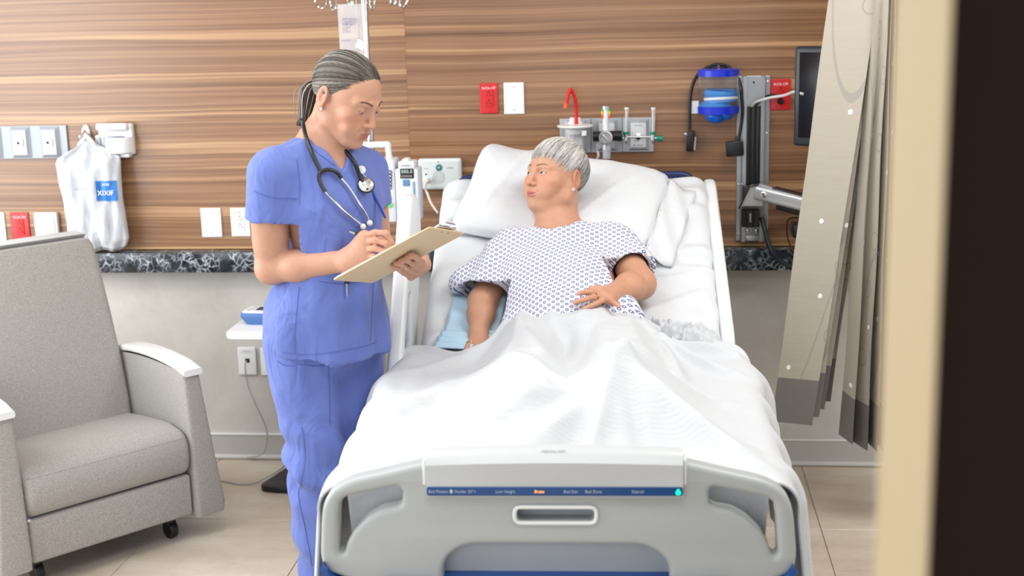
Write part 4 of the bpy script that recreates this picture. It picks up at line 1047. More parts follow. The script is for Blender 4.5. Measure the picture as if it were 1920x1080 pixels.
# blue bumpers along the lower footboard
for a, b in ((-.40, .40),):
    MB().box((0, FY - .006, .52), (.74, .085, .19), bev=.014, seg=3).build('centre_bumper', M_BEDB, bed)
for sx in (-1, 1):
    ol = [(sx * x, z) for x, z in ((.487, fp(606, 1040)[1]), (.474, .628), (.445, .602), (.385, .596), (.385, .44), (.47, .44), (.488, .48))]
    if sx > 0: ol = ol[::-1]
    plate('corner_bumper', [round_poly(ol, .008, 3)], .10, .012, M_BEDB, bed, Matrix.Translation((0, .01, 0)) @ FM)
# deck, chassis, headboard, rails
MB().box((0, -1.52, .56), (.86, 1.2, .08), bev=.01).build('foot_deck', M_NAVY, bed)
hr_ = Matrix.Rotation(math.radians(28.4), 3, 'X')
MB().box((0, -.54, .83), (.86, .94, .05), hr_, bev=.01).build('head_deck', M_NAVY, bed)
MB().box((0, -1.1, .33), (.62, 1.7, .12), bev=.02).build('chassis', M_BEDG, bed)
MB().box((0, -1.1, .45), (.3, .8, .2), bev=.02).build('lift_column', M_BEDG, bed)
for sx in (-1, 1):
    for y in (-.35, -1.85):
        MB().tube([(sx * .33, y, .30), (sx * .33, y, .12)], .025, 12).lathe([(.055, -.02), (.065, -.012), (.065, .012), (.055, .02)], Matrix.Translation((sx * .33, y, .067)) @ Matrix.Rotation(PI / 2, 4, 'Y'), 20).build('caster', M_BLACK, bed)
plate('headboard', [round_poly(rect(.86, .74, 0, .81), .06, 6)], .035, .01, M_NAVY, bed, Matrix.Translation((0, -.005, 0)) @ Matrix.Rotation(PI / 2, 4, 'X'))
for sx in (-1, 1): MB().box((sx * .3, -.03, .5), (.05, .05, .5), bev=.006).build('headboard_post', M_BEDG, bed)
def railplate(name, u, ol, holes, th, r, m):
    M = Matrix.Translation((u, 0, 0)) @ Matrix(((0, 0, 1, 0), (1, 0, 0, 0), (0, 1, 0, 0), (0, 0, 0, 1)))
    return plate(name, [round_poly(ol, r, 7)] + holes, th, .014, m, bed, M, 4)
lr = railplate('side_rail', -.505, [(-1.15, .66), (-.72, 1.205), (-.60, 1.205), (-.54, 1.09), (-.82, .62)], [round_poly([(-1.01, .76), (-.88, .93), (-.82, .93), (-.86, .76)], .025, 4)], .046, [.06, .05, .05, .06, .06], M_BEDW)
plate('rail_insert', [round_poly([(-1.02, .75), (-.885, .94), (-.81, .94), (-.85, .75)], .03, 4)], .01, .002, M_BEDB, bed, Matrix.Translation((-.505, 0, 0)) @ Matrix(((0, 0, 1, 0), (1, 0, 0, 0), (0, 1, 0, 0), (0, 0, 0, 1))))
railplate('side_rail', .468, [(-.98, .66), (-.90, .80), (-.16, 1.165), (-.085, 1.165), (-.07, 1.05), (-.80, .60)], [], .040, [.05, .05, .04, .04, .05, .06], M_BEDW)
for u in (-.48, .445): MB().box((u, -.9, .58), (.03, .12, .2), bev=.006).build('rail_bracket', M_BEDG, bed)

# ------------------------------------------------------------------ mattress and sheet
TH = math.radians(28.4); HY, HZ = -.95, .77
def prof(s):
    """bed surface profile: s along the back section (positive) or the flat part (negative); returns (y, z, normal y, normal z)"""
    s = np.asarray(s, float); r = .12
    t = np.clip((s + r) / (2 * r), 0, 1); ang = TH * t
    # integrate a circular blend around the hinge
    R = 2 * r / TH
    y = np.where(s < -r, HY + s, np.where(s > r, HY - r + R * math.sin(TH) + (s - r) * math.cos(TH), HY - r + R * np.sin(ang)))
    z = np.where(s < -r, HZ, np.where(s > r, HZ + R * (1 - math.cos(TH)) + (s - r) * math.sin(TH), HZ + R * (1 - np.cos(ang))))
    return y, z, -np.sin(ang), np.cos(ang)
S_TOP = .875
def bedpt(u, s, n=0.):
    y, z, ny, nz = prof(s); return np.stack(np.broadcast_arrays(u, y + ny * n, z + nz * n), -1)
M_LINEN = mat('white_linen', (.61, .63, .655), .7, sheen=.1, bump=((9, 9, 9), .35, .02))
mt_ = thing('mattress', 'hospital mattress raised at the head under a fitted white sheet', 'mattress', BO, (0, 0, BPHI))
ss = np.concatenate([np.linspace(-1.125, .80, 50), [.83, .85]]); rg = []
for s_ in ss:
    k = min(1, max(0, (S_TOP - s_) / .06)) ** .5
    p = [(u, n) for u, n in round_poly([(-.43, -.15 + .07 * (1 - k)), (.43, -.15 + .07 * (1 - k)), (.43, -.012 - .06 * (1 - k)), (-.43, -.012 - .06 * (1 - k))], .03, 3)]
    rg.append([Vector(bedpt(u, s_, n)) for u, n in p])
MB().rings(rg).build('mattress_core', M_NAVY, mt_)
ns, nw = 150, 110
s1 = np.linspace(-.26, S_TOP + .16, ns); w1 = np.linspace(-1, 1, nw)
S_, W_ = np.meshgrid(s1, w1, indexing='ij')
arc = W_ * .60; A = np.abs(arc); flat = .405; rr = .05
bend = np.clip((A - flat) / rr, 0, PI / 2); down = np.maximum(A - flat - rr * PI / 2, 0)
U = np.sign(arc) * (np.minimum(A, flat) + rr * np.sin(bend)); Nn = -(rr * (1 - np.cos(bend)) + down)
over = np.maximum(S_ - (S_TOP - .04), 0); b2 = np.clip(over / .05, 0, PI / 2)
Sx = np.minimum(S_, S_TOP - .04) + .05 * np.sin(b2); Nn = Nn - .05 * (1 - np.cos(b2)) - np.maximum(over - .05 * PI / 2, 0)
pp = np.stack([U * 1, S_ * 1, np.zeros_like(U)], -1)
wr = .006 * vnoise(pp * np.array([5., 9., 1.]), 1., 3) + .004 * vnoise(pp * np.array([14., 26., 1.]), 1., 5)
edge = smooth01((np.abs(arc) - .26) / .14)
wr += edge * (.012 * np.sin(S_ * 46 + 3 * vnoise(pp * 6, 1., 8) + 10 * np.abs(U)) * (.45 + .55 * vnoise(pp * 9., 1, 2)))
wr += .010 * np.maximum(0, 1 - np.abs((S_ - .33 - .25 * (U - .3)) / .02)) * smooth01((U - .1) / .1) * .6
wr += .010 * np.exp(-((S_ - .52 + .15 * (U + .3)) / .016) ** 2) * smooth01((-U - .12) / .1)
wr += .008 * np.exp(-((S_ - .20 - .5 * (U - .3)) / .02) ** 2) * smooth01((U - .12) / .1)
G = bedpt(U, Sx, Nn + wr + .004 - .02 * 0)
sheet('fitted_sheet', G, .002, M_LINEN, mt_, up=(0, 0, 1))

# ------------------------------------------------------------------ pillow
pil = thing('pillow', 'plump white pillow behind the patient head', 'pillow', BO, (0, 0, BPHI))
n1 = 60; a = np.linspace(-1, 1, n1); PA, PB = np.meshgrid(a, a, indexing='ij')
def pillow_side(sgn):
    hx, hy = .345, .245
    pin = 1 - .07 * (1 - np.abs(PA) ** 2) * (np.abs(PB) ** 4)
    px_ = PA * np.sqrt(1 - .20 * PB ** 4) * hx * (1 - .05 * (1 - PB ** 2) * np.abs(PA) ** 4); py_ = PB * np.sqrt(1 - .20 * PA ** 4) * hy * (1 - .06 * (1 - PA ** 2) * np.abs(PB) ** 4)
    prof_ = ((1 - np.abs(PA) ** 2.6) * (1 - np.abs(PB) ** 2.6)); prof_ = np.maximum(prof_, 0) ** .42
    th = (.072 if sgn > 0 else .03) * prof_
    if sgn > 0:
        th = th - .05 * np.exp(-(((px_ + .03) / .10) ** 2 + ((py_ - .0) / .10) ** 2))       # head dent
        pp = np.stack([px_, py_, px_ * 0], -1)
        th = th + (.006 * vnoise(pp * np.array([9, 6, 1.]), 1, 4) + .004 * vnoise(pp * np.array([20, 14, 1.]), 1, 6)) * prof_
        th = th + .008 * np.maximum(0, 1 - np.abs((px_ - .16 - .5 * py_) / .012)) * prof_ + .007 * np.maximum(0, 1 - np.abs((px_ + .2 - .2 * py_) / .012)) * prof_
    ca, sa = math.cos(-.24), math.sin(-.24)
    u = px_ * ca - py_ * sa - .035; s_ = px_ * sa + py_ * ca + .685
    lift = .05 * smooth01((-u - .16) / .18) * smooth01((s_ - .72) / .2)     # upper left corner stands up
    return bedpt(u, s_, .036 + sgn * th + lift)
v1, q1 = grid_vq(pillow_side(1)); v2, q2 = grid_vq(pillow_side(-1))
V_, Q_ = join_vq([(v1, q1[:, ::-1]), (v2, q2)])
np_mesh('pillow_case', V_, Q_, mat('pillow_cotton', (.62, .64, .665), .65, sheen=.1, bump=((26, 26, 26), .25, .008)), pil)
ca, sa = math.cos(-.24), math.sin(-.24)
def pilpt(x, y, n): return bedpt(x * ca - y * sa - .035, x * sa + y * ca + .685, n)
# loose open end of the pillow case, hanging on the right
GF = np.array([[pilpt(.325 + .09 * i / 7, -.22 + .40 * j / 15, .050 - .006 * i + .008 * math.sin(j * .9 + i)) for j in range(16)] for i in range(8)])
sheet('case_opening', GF, .0015, MATS['pillow_cotton'], pil, up=(0, -.4, .9))

# blue pad and crumpled sheet corner beside the patient
M_PAD = mat('pale_blue_pad', (.42, .60, .74), .6, bump=((40, 40, 40), .3, .004))
pad = thing('absorbent_pad', 'pale blue absorbent pad beside the patient arm', 'pad', BO, (0, 0, BPHI))
def padgrid(x0, x1, t0, t1, nn, sh=0.):
    return np.array([[bedpt(x0 + (x1 - x0) * i / 14 + sh * j / 19, t0 + (t1 - t0) * j / 19, nn + .003 * math.sin(j * 1.1 + i * .4)) for j in range(20)] for i in range(15)])
sheet('pad_layer', padgrid(-.385, -.22, .0, .24, .014, .02), .003, M_PAD, pad, up=(0, 0, 1))
sheet('folded_flap', padgrid(-.405, -.23, -.05, .06, .026, .02), .004, M_PAD, pad, up=(0, 0, 1))
# ------------------------------------------------------------------ blanket
M_BLK = mat('white_waffle_blanket', (.53, .55, .575), .78, sheen=.1); g = NT(M_BLK)
tc = g.n('ShaderNodeTexCoord').outputs['Object']
zig = g.n('ShaderNodeTexWave', wave_type='BANDS', bands_direction='Y', wave_profile='TRI', _Vector=tc, _Scale=28., _Distortion=2.5, _Detail=1.)
zig.inputs['Detail Scale'].default_value = 3.
nz_ = g.n('ShaderNodeTexNoise', _Vector=tc, _Scale=16., _Detail=4.).outputs[0]
g.bump(g.math('ADD', g.math('MULTIPLY', zig.outputs['Fac'], .10), nz_), .38, .012)
def blanket_h(u, y):
    """cloth height over the legs, bed frame"""
    p = np.stack([u, y], -1)
    def seg(a, b, za, zb, r, slope):
        a = np.array(a); b = np.array(b); d = b - a; t = np.clip(((p - a) @ d) / (d @ d), 0, 1)
        dist = np.linalg.norm(p - a - t[..., None] * d, axis=-1)
        top_ = za + (zb - za) * t
        rd = np.maximum(dist - r * .35, 0)
        return top_ - slope * rd - .0 * dist
    hs = [seg((.02, -.80), (.02, -1.05), .955, .922, .22, 1.5), seg((-.09, -1.0), (-.10, -1.42), .915, .885, .14, 1.15), seg((-.10, -1.42), (-.05, -1.75), .885, .86, .10, .55),
          seg((.12, -1.0), (.15, -1.35), .920, .895, .14, .85), seg((.15, -1.35), (.145, -1.66), .885, .885, .09, .75), seg((.145, -1.66), (.14, -1.72), .962, .952, .05, .80), seg((-.06, -1.70), (-.07, -1.74), .885, .88, .05, .5),
          seg((.14, -1.70), (.42, -1.95), .935, .80, .04, .85), seg((.14, -1.70), (-.12, -1.98), .935, .80, .03, .9)]
    h = np.full(u.shape, HZ + .026)
    for x in hs: h = -smin(-h, -x, .05)
    return h
ny, nw = 220, 230
yv = np.linspace(0, 1.10, ny); wv = np.linspace(-1, 1, nw); Yp, Wp = np.meshgrid(yv, wv, indexing='ij')
arc = Wp * .80; A = np.abs(arc)
flat = .455; rr = .06
bend = np.clip((A - flat) / rr, 0, PI / 2 * .93); down = np.maximum(A - flat - rr * PI / 2 * .93, 0)
U = np.sign(arc) * (np.minimum(A, flat) + rr * np.sin(bend) + down * .10)
# upper edge of the blanket: lower on the flanks, up over the belly
y0 = -.955 + .055 * np.exp(-((U - .03) / .17) ** 2) - .105 * np.exp(-((U + .29) / .12) ** 2) - .05 * smooth01((U - .22) / .2) - .10 * smooth01((A - .42) / .2)
y1 = -2.105
foot_ = np.maximum(Yp - 1, 0) * 1.35; Yv = y0 + (y1 - y0) * np.minimum(Yp, 1)
H = blanket_h(np.clip(U, -.46, .46), Yv) - rr * (1 - np.cos(bend)) - down - foot_ * (A < .44)
pp = np.stack([U, Yv, np.zeros_like(U)], -1)
H += (.012 * vnoise(pp * np.array([4., 3., 1.]), 1., 11) + .008 * vnoise(pp * np.array([9., 5.5, 1.]), 1., 12) + .003 * vnoise(pp * np.array([24., 15., 1.]), 1., 13))
def fold(ax, ay, bx, by, wd, amp, cap=.08):
    a = np.array([ax, ay]); b = np.array([bx, by]); d = b - a; p = pp[..., :2]; t = np.clip(((p - a) @ d) / (d @ d), 0, 1)
    dist = np.linalg.norm(p - a - t[..., None] * d, axis=-1); return amp * np.exp(-(dist / wd) ** 2) * (.35 + .65 * np.sin(PI * np.clip(t, .08, .92)))
for f in ((.14, -1.68, -.25, -1.85, .028, .020), (.14, -1.66, -.12, -1.45, .022, .012), (.16, -1.66, .40, -1.55, .026, .014), (.22, -1.05, .44, -1.30, .020, .022), (.26, -1.12, .30, -1.40, .018, .018), (.30, -1.05, .46, -1.12, .018, .022), (-.20, -1.00, -.42, -1.22, .03, .012), (-.16, -1.05, -.06, -1.40, .022, .012), (.05, -1.05, .02, -1.35, .022, .010), (.16, -1.68, .44, -2.02, .028, .016), (.12, -1.70, .05, -2.05, .022, .014), (.15, -1.70, .20, -2.05, .02, -.010), (-.3, -1.4, -.46, -1.7, .03, .010), (-.05, -.93, .17, -.95, .012, .012), (-.12, -1.0, .2, -1.02, .014, -.008), (.10, -1.70, -.02, -2.06, .03, -.014)):
    H += 1.5 * fold(*f)
side = smooth01((A - .48) / .12)
Yv2 = Yv + 0 * side
U2 = U + np.sign(arc) * side * (.018 * np.sin(Yv * 26 + 1.5) + .010 * np.sin(Yv * 51)) + np.sign(arc) * smooth01((A - .40) / .1) * (.022 * np.exp(-((Yv + 1.24) / .14) ** 2))
# hem corner: the free edge on the flanks is rolled
H += .014 * np.exp(-((Yv - y0) / .022) ** 2)
# keep the cloth above the mattress
G = np.stack([U2, Yv2, H], -1)
blk = thing('blanket', 'white waffle blanket spread over the patient legs', 'blanket', BO, (0, 0, BPHI))
blk_o = sheet('blanket_cloth', G, .006, M_BLK, blk, up=(0, 0, 1))
# crumpled top sheet by the right hip
cs = thing('crumpled_sheet', 'crumpled bunch of white sheet at the patient left hip', 'sheet', BO, (0, 0, BPHI))
ci, cj = np.meshgrid(np.linspace(0, 1, 90), np.linspace(0, 1, 70), indexing='ij')
cp_ = np.stack([ci * .30, cj * .24, ci * 0], -1)
wx = vnoise(cp_ * 13, 1, 61) * .028; wy = vnoise(cp_ * 13, 1, 62) * .028
cq = cp_ + np.stack([wx, wy, wx * 0], -1)
rdg = lambda f, sd: (1 - np.abs(vnoise(cq * f, 1, sd))) ** 3
dome = (np.sin(PI * np.clip(ci, .02, .98)) * np.sin(PI * np.clip(cj, .02, .98))) ** .6
hgt = 1.5 * dome * (.022 + .032 * rdg(np.array([16, 24, 1.]), 63) + .020 * rdg(np.array([34, 44, 1.]), 64))
cu_ = .185 + ci * .275 + wx * dome; cy_ = -.845 - cj * .19 - ci * .07 + wy * dome
by_, bz_ = prof((cy_ - HY))[0:2]
sz = np.where(cy_ > HY, HZ + (cy_ - HY) * math.tan(TH), HZ) + .004 - .02 * smooth01((cu_ - .42) / .05)
sheet('bunched_cloth', np.stack([cu_, cy_, sz + hgt], -1), .003, M_BLK, cs, up=(0, 0, 1))
# ------------------------------------------------------------------ people
def skin_mat(name):
    m = mat(name, rough=.48, spec=.4, sss=.08); g = NT(m)
    a = g.n('ShaderNodeAttribute', attribute_name='Col').outputs['Color']
    tc = g.n('ShaderNodeTexCoord').outputs['Object']
    n = g.n('ShaderNodeTexNoise', _Vector=tc, _Scale=70., _Detail=4.).outputs[0]
    f = g.n('ShaderNodeTexNoise', _Vector=tc, _Scale=420., _Detail=2.).outputs[0]
    c = g.mix(1., a, g.ramp(n, [(.3, (.94, .92, .91)), (.7, (1., 1., 1.))]), 'MULTIPLY')
    g.link(c, 'Base Color'); g.bump(f, .12, .0012); return m
M_SKIN = skin_mat('skin')
def hair_mat():
    m = mat('hair', rough=.42, spec=.45); g = NT(m)
    a = g.n('ShaderNodeAttribute', attribute_name='Col').outputs['Color']; g.link(a, 'Base Color'); return m
M_HAIR = hair_mat()
def frame(f, up):
    """head frame: columns x = the person's left, y = backwards, z = up; face looks along f"""
    f = Vector(f).normalized(); z = Vector(up); z = (z - f * z.dot(f)).normalized(); x = z.cross(f) * -1
    # person's left when facing f with up z: left = z x f
    x = z.cross(f)
    return Matrix((x, -f, z)).transposed()
def to_world(v, M): A = np.array(M); return v @ A[:3, :3].T + A[:3, 3]

def head_sdf(s, o):
    """one head in its own frame (x left, -y face, z up); o holds the person's proportions"""
    jw, ck, chin = o.get('jaw', 1.), o.get('cheek', 1.), o.get('chin', 0.)
    s.ell((0, .018, .036), (.0735, .094, .082), .0)
    s.ell((0, -.018, .012), (.0675, .072, .078), .03)
    s.ell((0, -.026, -.045), (.056 * jw, .060, .068), .03)
    for x in (-1, 1):
        s.chain([(x * .060 * jw, .012, -.030), (x * .054 * jw, -.002, -.066), (x * .026, -.056, -.094 + chin)], [.016, .016, .016], .022)
        s.ell((x * .044, -.055, -.024), (.024 * ck, .022 * ck, .020 * ck), .022)
        s.ell((x * .032, -.064, -.056), (.024 * ck, .018 * ck, .022 * ck), .02)
        s.cone((x * .014, -.087, .018), (x * .046, -.070, .020), .0085, .007, .016)
    s.ell((0, -.071, -.097 + chin), (.021, .019, .017), .02)
    s.ell((0, -.078, -.064), (.028, .017, .022), .018)
    for x in (-1, 1):
        s.ell((x * .0315, -.0955, .000), (.0165, .0135, .0105), .012, 'sub')
    # nose
    s.cone((0, -.088, .010), (0, -.1035, -.026), .0068, .0080, .012)
    s.ell((0, -.1065, -.0345), (.0105, .0105, .0085), .007)
    for x in (-1, 1):
        s.ell((x * .0125, -.0945, -.0375), (.0075, .0105, .0070), .006)
        s.ell((x * .0062, -.1035, -.0445), (.0034, .0055, .0032), .002, 'sub')
    # mouth
    lw = o.get('lips', 1.)
    s.ell((0, -.0925 + .0035 * (1 - lw), -.0640), (.0215, .0090, .0058 * lw), .005)
    s.ell((0, -.0915 + .0035 * (1 - lw), -.0730), (.0185, .0090, .0068 * lw), .005)
    s.ell((0, -.1035, -.0680), (.0225, .0110, .0014), .002, 'sub')
    s.ell((0, -.099, -.0525), (.0028, .006, .007), .004, 'sub')
    for x in (-1, 1):
        s.chain([(x * .0165, -.0965, -.046), (x * .026, -.088, -.060)], [.0014, .0014], .006, 'sub')
        # eyelids over the eyeball; opening between them
        c = np.array((x * .0315, -.0745, -.0005)); op_t, op_b = o.get('lid', (.0035, -.0045))
        tilt = o.get('lidtilt', 0.)
        def lids(p, c=c, a=op_t, b=op_b, x=x):
            q = p - c; d = np.linalg.norm(q, axis=-1) - .0142
            fall = 1 - np.clip(np.abs(q[..., 0] / .0125), 0, 1) ** 2
            top = a * fall - .0008 * (1 - fall); bot = b * fall - .0008 * (1 - fall)
            gap = np.maximum(q[..., 2] - top, bot - q[..., 2])    # >0 outside the opening
            return np.maximum(d, -gap)
        s.op(lids, c - .016, c + .016, .003, 'add')
        # ear
        er = np.array(Matrix.Rotation(x * .30, 3, 'Z') @ Matrix.Rotation(.18, 3, 'X'))
        ec = np.array((x * .0745, .020, -.006))
        s.ell(ec, (.0075, .0195, .031), .006, 'add', er)
        s.ell(ec + np.array((x * .0075, -.002, .003)), (.0075, .0125, .020), .003, 'sub', er)
        ring = [ec + er @ np.array((x * .0045, .0175 * math.cos(a), .002 + .0275 * math.sin(a))) for a in np.linspace(-1.2, 3.6, 12)]
        s.chain(ring, [.0036] * 12, .004)
        s.ell(ec + er @ np.array((x * .002, -.008, -.027)), (.005, .008, .008), .005)
    return s
def head_color(v, o):
    base = np.array(o['skin']); c = np.tile(base, (len(v), 1)); x = np.abs(v[:, 0])
    def blend(w, col): nonlocal c; w = np.clip(w, 0, 1)[:, None]; c = c * (1 - w) + np.array(col) * w
    red = base * np.array((1.06, .80, .76))
    blend(.55 * np.exp(-(((x - .045) / .024) ** 2 + ((v[:, 2] + .03) / .024) ** 2)) * (v[:, 1] < -.02), red)
    blend(.6 * np.exp(-((v[:, 0] / .013) ** 2 + ((v[:, 2] + .036) / .012) ** 2)) * (v[:, 1] < -.09), red)
    blend(.7 * (x > .068) * (np.abs(v[:, 2]) < .04) * smooth01(1 - np.abs(v[:, 1] - .02) / .03), base * np.array((1.05, .72, .66)))
    lip = np.minimum(sd_ell(v, (0, -.0945, -.0640), (.0225, .0095, .0052 * o.get('lips', 1.))), sd_ell(v, (0, -.0935, -.0730), (.0195, .0095, .0065 * o.get('lips', 1.))))
    blend(smooth01((.0016 - lip) / .0026), o['lip'])
    # brows, lash lines, lid shade
    bx = (x - .014) / .034; bz = .0205 + .0055 * np.sin(np.clip(bx, 0, 1) * PI * .8) + o.get('browz', 0.)
    bw = .0032 * (1.1 - .7 * np.clip(bx, 0, 1)); m = (bx > -.05) & (bx < 1.02) & (v[:, 1] < -.045)
    blend(np.where(m, smooth01(1.6 - np.abs(v[:, 2] - bz) / bw * 1.1), 0) * o.get('browk', .85), o['brow'])
    for sgn in (-1, 1):
        q = v - np.array((sgn * .0315, -.0745, -.0005)); r = np.linalg.norm(q, axis=1)
        fall = 1 - np.clip(np.abs(q[:, 0] / .0125), 0, 1) ** 2; a, b = o.get('lid', (.0035, -.0045))
        top = a * fall - .0008; near = (r < .0165) & (np.abs(q[:, 0]) < .0142) & (q[:, 1] < 0)
        blend(np.where(near, np.exp(-((q[:, 2] - top - .0006) / .0013) ** 2), 0) * .92, (.03, .018, .015))
        blend(np.where(near & (q[:, 2] > top), .35, 0) * smooth01(1 - (q[:, 2] - top) / .012), o.get('lidcol', base * .7))
    return c
def finish_head(M, o, prims, lo=(-.135, -.135, -.26), hi=(.135, .16, .135), h=.0022, cut=None):
    s = SDF(lo, hi, h); head_sdf(s, o)
    Mi = M.inverted(); Ri = np.array(Mi.to_3x3())
    for p in prims:
        if p[0] == 'cone': _, a, b, ra, rb, k = p; s.cone(Mi @ Vector(a), Mi @ Vector(b), ra, rb, k)
        elif p[0] == 'ell': _, c, r, k, R = p; s.ell(Mi @ Vector(c), r, k, 'add', Ri @ np.array(R))
    if cut: s.plane(Mi @ Vector(cut[0]), Mi.to_3x3() @ Vector(cut[1]))
    v, q = s.verts(1); c = head_color(v, o)
    return to_world(v, M), q, c
def eyeballs(M, parent, gaze, iris, r=.0128, off=Vector((0, 0, 0))):
    for x in (-1, 1):
        c = Vector((x * .0315, -.0745, -.0005)); g = Vector(gaze).normalized()
        s = SDF(np.array(c) - .016, np.array(c) + .016, .0012); s.ell(c, (r, r, r), 0); v, q = s.verts(0)
        d = (v - np.array(c)); d /= np.linalg.norm(d, axis=1)[:, None]; a = np.arccos(np.clip(d @ np.array(g), -1, 1))
        col = np.tile(np.array((.48, .43, .40)), (len(v), 1)); col[a < .52] = iris; col[a < .21] = (.006, .006, .006)
        o = np_mesh('eye', to_world(v, M) - np.array(off), q, M_EYE, parent, color=col)
M_EYE = mat('eye', rough=.12, spec=.5, coat=.3); NT(M_EYE).link(NT(M_EYE).n('ShaderNodeAttribute', attribute_name='Col').outputs['Color'], 'Base Color')

def strands(name, paths, M, parent, off, m=M_HAIR, n=3):
    """paths: list of (points Nx3 in head frame, radius, colour)"""
    V, Q, Cc, o = [], [], [], 0
    ang = np.arange(n) * 2 * PI / n
    for P_, r, col in paths:
        P_ = np.asarray(P_); k = len(P_); T = np.gradient(P_, axis=0); T /= np.maximum(np.linalg.norm(T, axis=1), 1e-9)[:, None]
        nrm = P_ - np.array((0, .015, .02)); A = np.cross(T, nrm); A /= np.maximum(np.linalg.norm(A, axis=1), 1e-9)[:, None]; B = np.cross(T, A)
        t = np.linspace(0, 1, k); rad = r * (1 - .75 * t ** 3) * np.minimum(1, .35 + t * 6)
        ring = P_[:, None] + rad[:, None, None] * (A[:, None] * np.cos(ang)[None, :, None] + B[:, None] * np.sin(ang)[None, :, None])
        V.append(ring.reshape(-1, 3)); I = np.arange(k * n).reshape(k, n) + o
        Q.append(np.stack([I[:-1], np.roll(I, -1, 1)[:-1], np.roll(I, -1, 1)[1:], I[1:]], -1).reshape(-1, 4))
        Cc.append(np.tile(np.asarray(col), (k * n, 1))); o += k * n
    return np_mesh(name, to_world(np.concatenate(V), M) - np.array(off), np.concatenate(Q), m, parent, color=np.concatenate(Cc))
SK_C = np.array((0, .014, .032)); SK_R = np.array((.0745, .0955, .0845))
def scalp(d, lift=1.0):
    d = d / np.linalg.norm(d, axis=-1, keepdims=True)
    return SK_C + d * SK_R * np.asarray(lift)[..., None]
def slerp(a, b, t):
    a = a / np.linalg.norm(a); b = b / np.linalg.norm(b); w = math.acos(max(-1, min(1, float(a @ b))))
    if w < 1e-4: return np.tile(a, (len(t), 1))
    return (np.sin((1 - t) * w)[:, None] * a + np.sin(t * w)[:, None] * b) / math.sin(w)

def person_empty(label, loc, rot=(0, 0, 0)):
    return thing('person', label, 'person', loc, rot)

# ================================================================== nurse
NY = -1.42
tht = math.radians(48); fT = Vector((math.sin(tht), -math.cos(tht), 0)); aT = Vector((math.cos(tht), math.sin(tht), 0)); zT = Vector((0, 0, 1))
RT = np.array(Matrix((aT, fT, zT)).transposed())
nb = pix(617, 610, Y=NY); NB = Vector((nb.x, NY, 0))
nurse = person_empty('nurse in blue scrubs standing beside the bed writing on a clipboard', NB)
rel = lambda v: np.asarray(v) - np.array(NB)
SKN = (.52, .285, .195)
OPTN = dict(skin=SKN, lip=(.42, .135, .115), brow=(.075, .042, .026), lid=(-.0034, -.0072), lidcol=(.36, .20, .14), jaw=.90, cheek=.84, chin=-.004, browk=.95, lips=.62)
hcN = pix(651, 183, Y=NY - .02)
HN = frame((.80, -.42, -.40), (.27, -.08, .95)).to_4x4(); HN.translation = hcN
chest = pix(613, 372, Y=NY); waist = pix(628, 480, Y=NY - .01); hips = pix(614, 600, Y=NY)
nbase = pix(604, 268, Y=NY + .005); shc = pix(606, 300, Y=NY)
shR = shc - aT * .172 + Vector((0, 0, -.024)); shL = shc + aT * .152 + Vector((0, 0, -.042))
elR = pix(508, 503, Y=-1.52); wrR = pix(655, 489, Y=-1.565)
elL = pix(708, 475, Y=-1.30); wrL = pix(772, 497, Y=-1.515)
skull_base = HN @ Vector((0, .030, -.055))
torso = [('ell', chest, (.140, .100, .155), .04, RT), ('ell', waist, (.118, .095, .16), .05, RT), ('ell', hips, (.165, .125, .15), .05, RT)]
neck = [('cone', nbase - fT * .005 + Vector((0, 0, -.03)), skull_base, .056, .053, .022),
        ('cone', shc - aT * .12 + Vector((0, 0, -.01)), nbase + Vector((0, 0, .005)), .045, .05, .04), ('cone', shc + aT * .11 + Vector((0, 0, -.03)), nbase + Vector((0, 0, .005)), .045, .05, .04),
        ('cone', HN @ Vector((.055, .03, -.045)), nbase + fT * .055 + aT * .012 + Vector((0, 0, -.035)), .013, .011, .018), ('cone', HN @ Vector((-.055, .03, -.045)), nbase + fT * .055 - aT * .012 + Vector((0, 0, -.035)), .013, .011, .018),
        ('ell', chest + fT * .005 + Vector((0, 0, .03)), (.140, .088, .13), .04, RT)]
vH, qH, cH = finish_head(HN, OPTN, neck, lo=(-.17, -.16, -.34), hi=(.17, .20, .135))
def finger(s, pts, r0=.0092, r1=.0072, k=.004):
    n = len(pts); s.chain(pts, [r0 + (r1 - r0) * i / (n - 1) for i in range(n)], k)
def px3(lst): return [np.array(pix(x, y, Y=Yv)) for x, y, Yv in lst]
def limb_color(v, skin, knuckles=(), nails=()):
    c = np.tile(np.array(skin), (len(v), 1))
    for p in knuckles:
        w = (.45 * np.exp(-(np.linalg.norm(v - np.array(p), axis=1) / .011) ** 2))[:, None]; c = c * (1 - w) + np.array(skin) * np.array((1.0, .72, .66)) * w
    for p in nails:
        w = (smooth01((.0075 - np.linalg.norm(v - np.array(p), axis=1)) / .002) * .8)[:, None]; c = c * (1 - w) + np.array((.80, .50, .44)) * w
    return c
# the board the hands work on: its back is turned to the camera, the writing side up towards the nurse
Bl = (_r * .248 + _u * .128 - _f * .09).normalized(); Bw = _r * .081 - _u * .006 + _f * .213; Bw = (Bw - Bl * Bw.dot(Bl)).normalized(); Bn = Bl.cross(Bw).normalized()
if Bn.z < 0: Bn = -Bn; Bw = -Bw
Bc = pix(750, 480, Y=-1.635)
def board_pt(px, py, off):
    d = pixray(px, py); t = (Bc + Bn * off - CAM_O).dot(Bn) / d.dot(Bn); return CAM_O + d * t
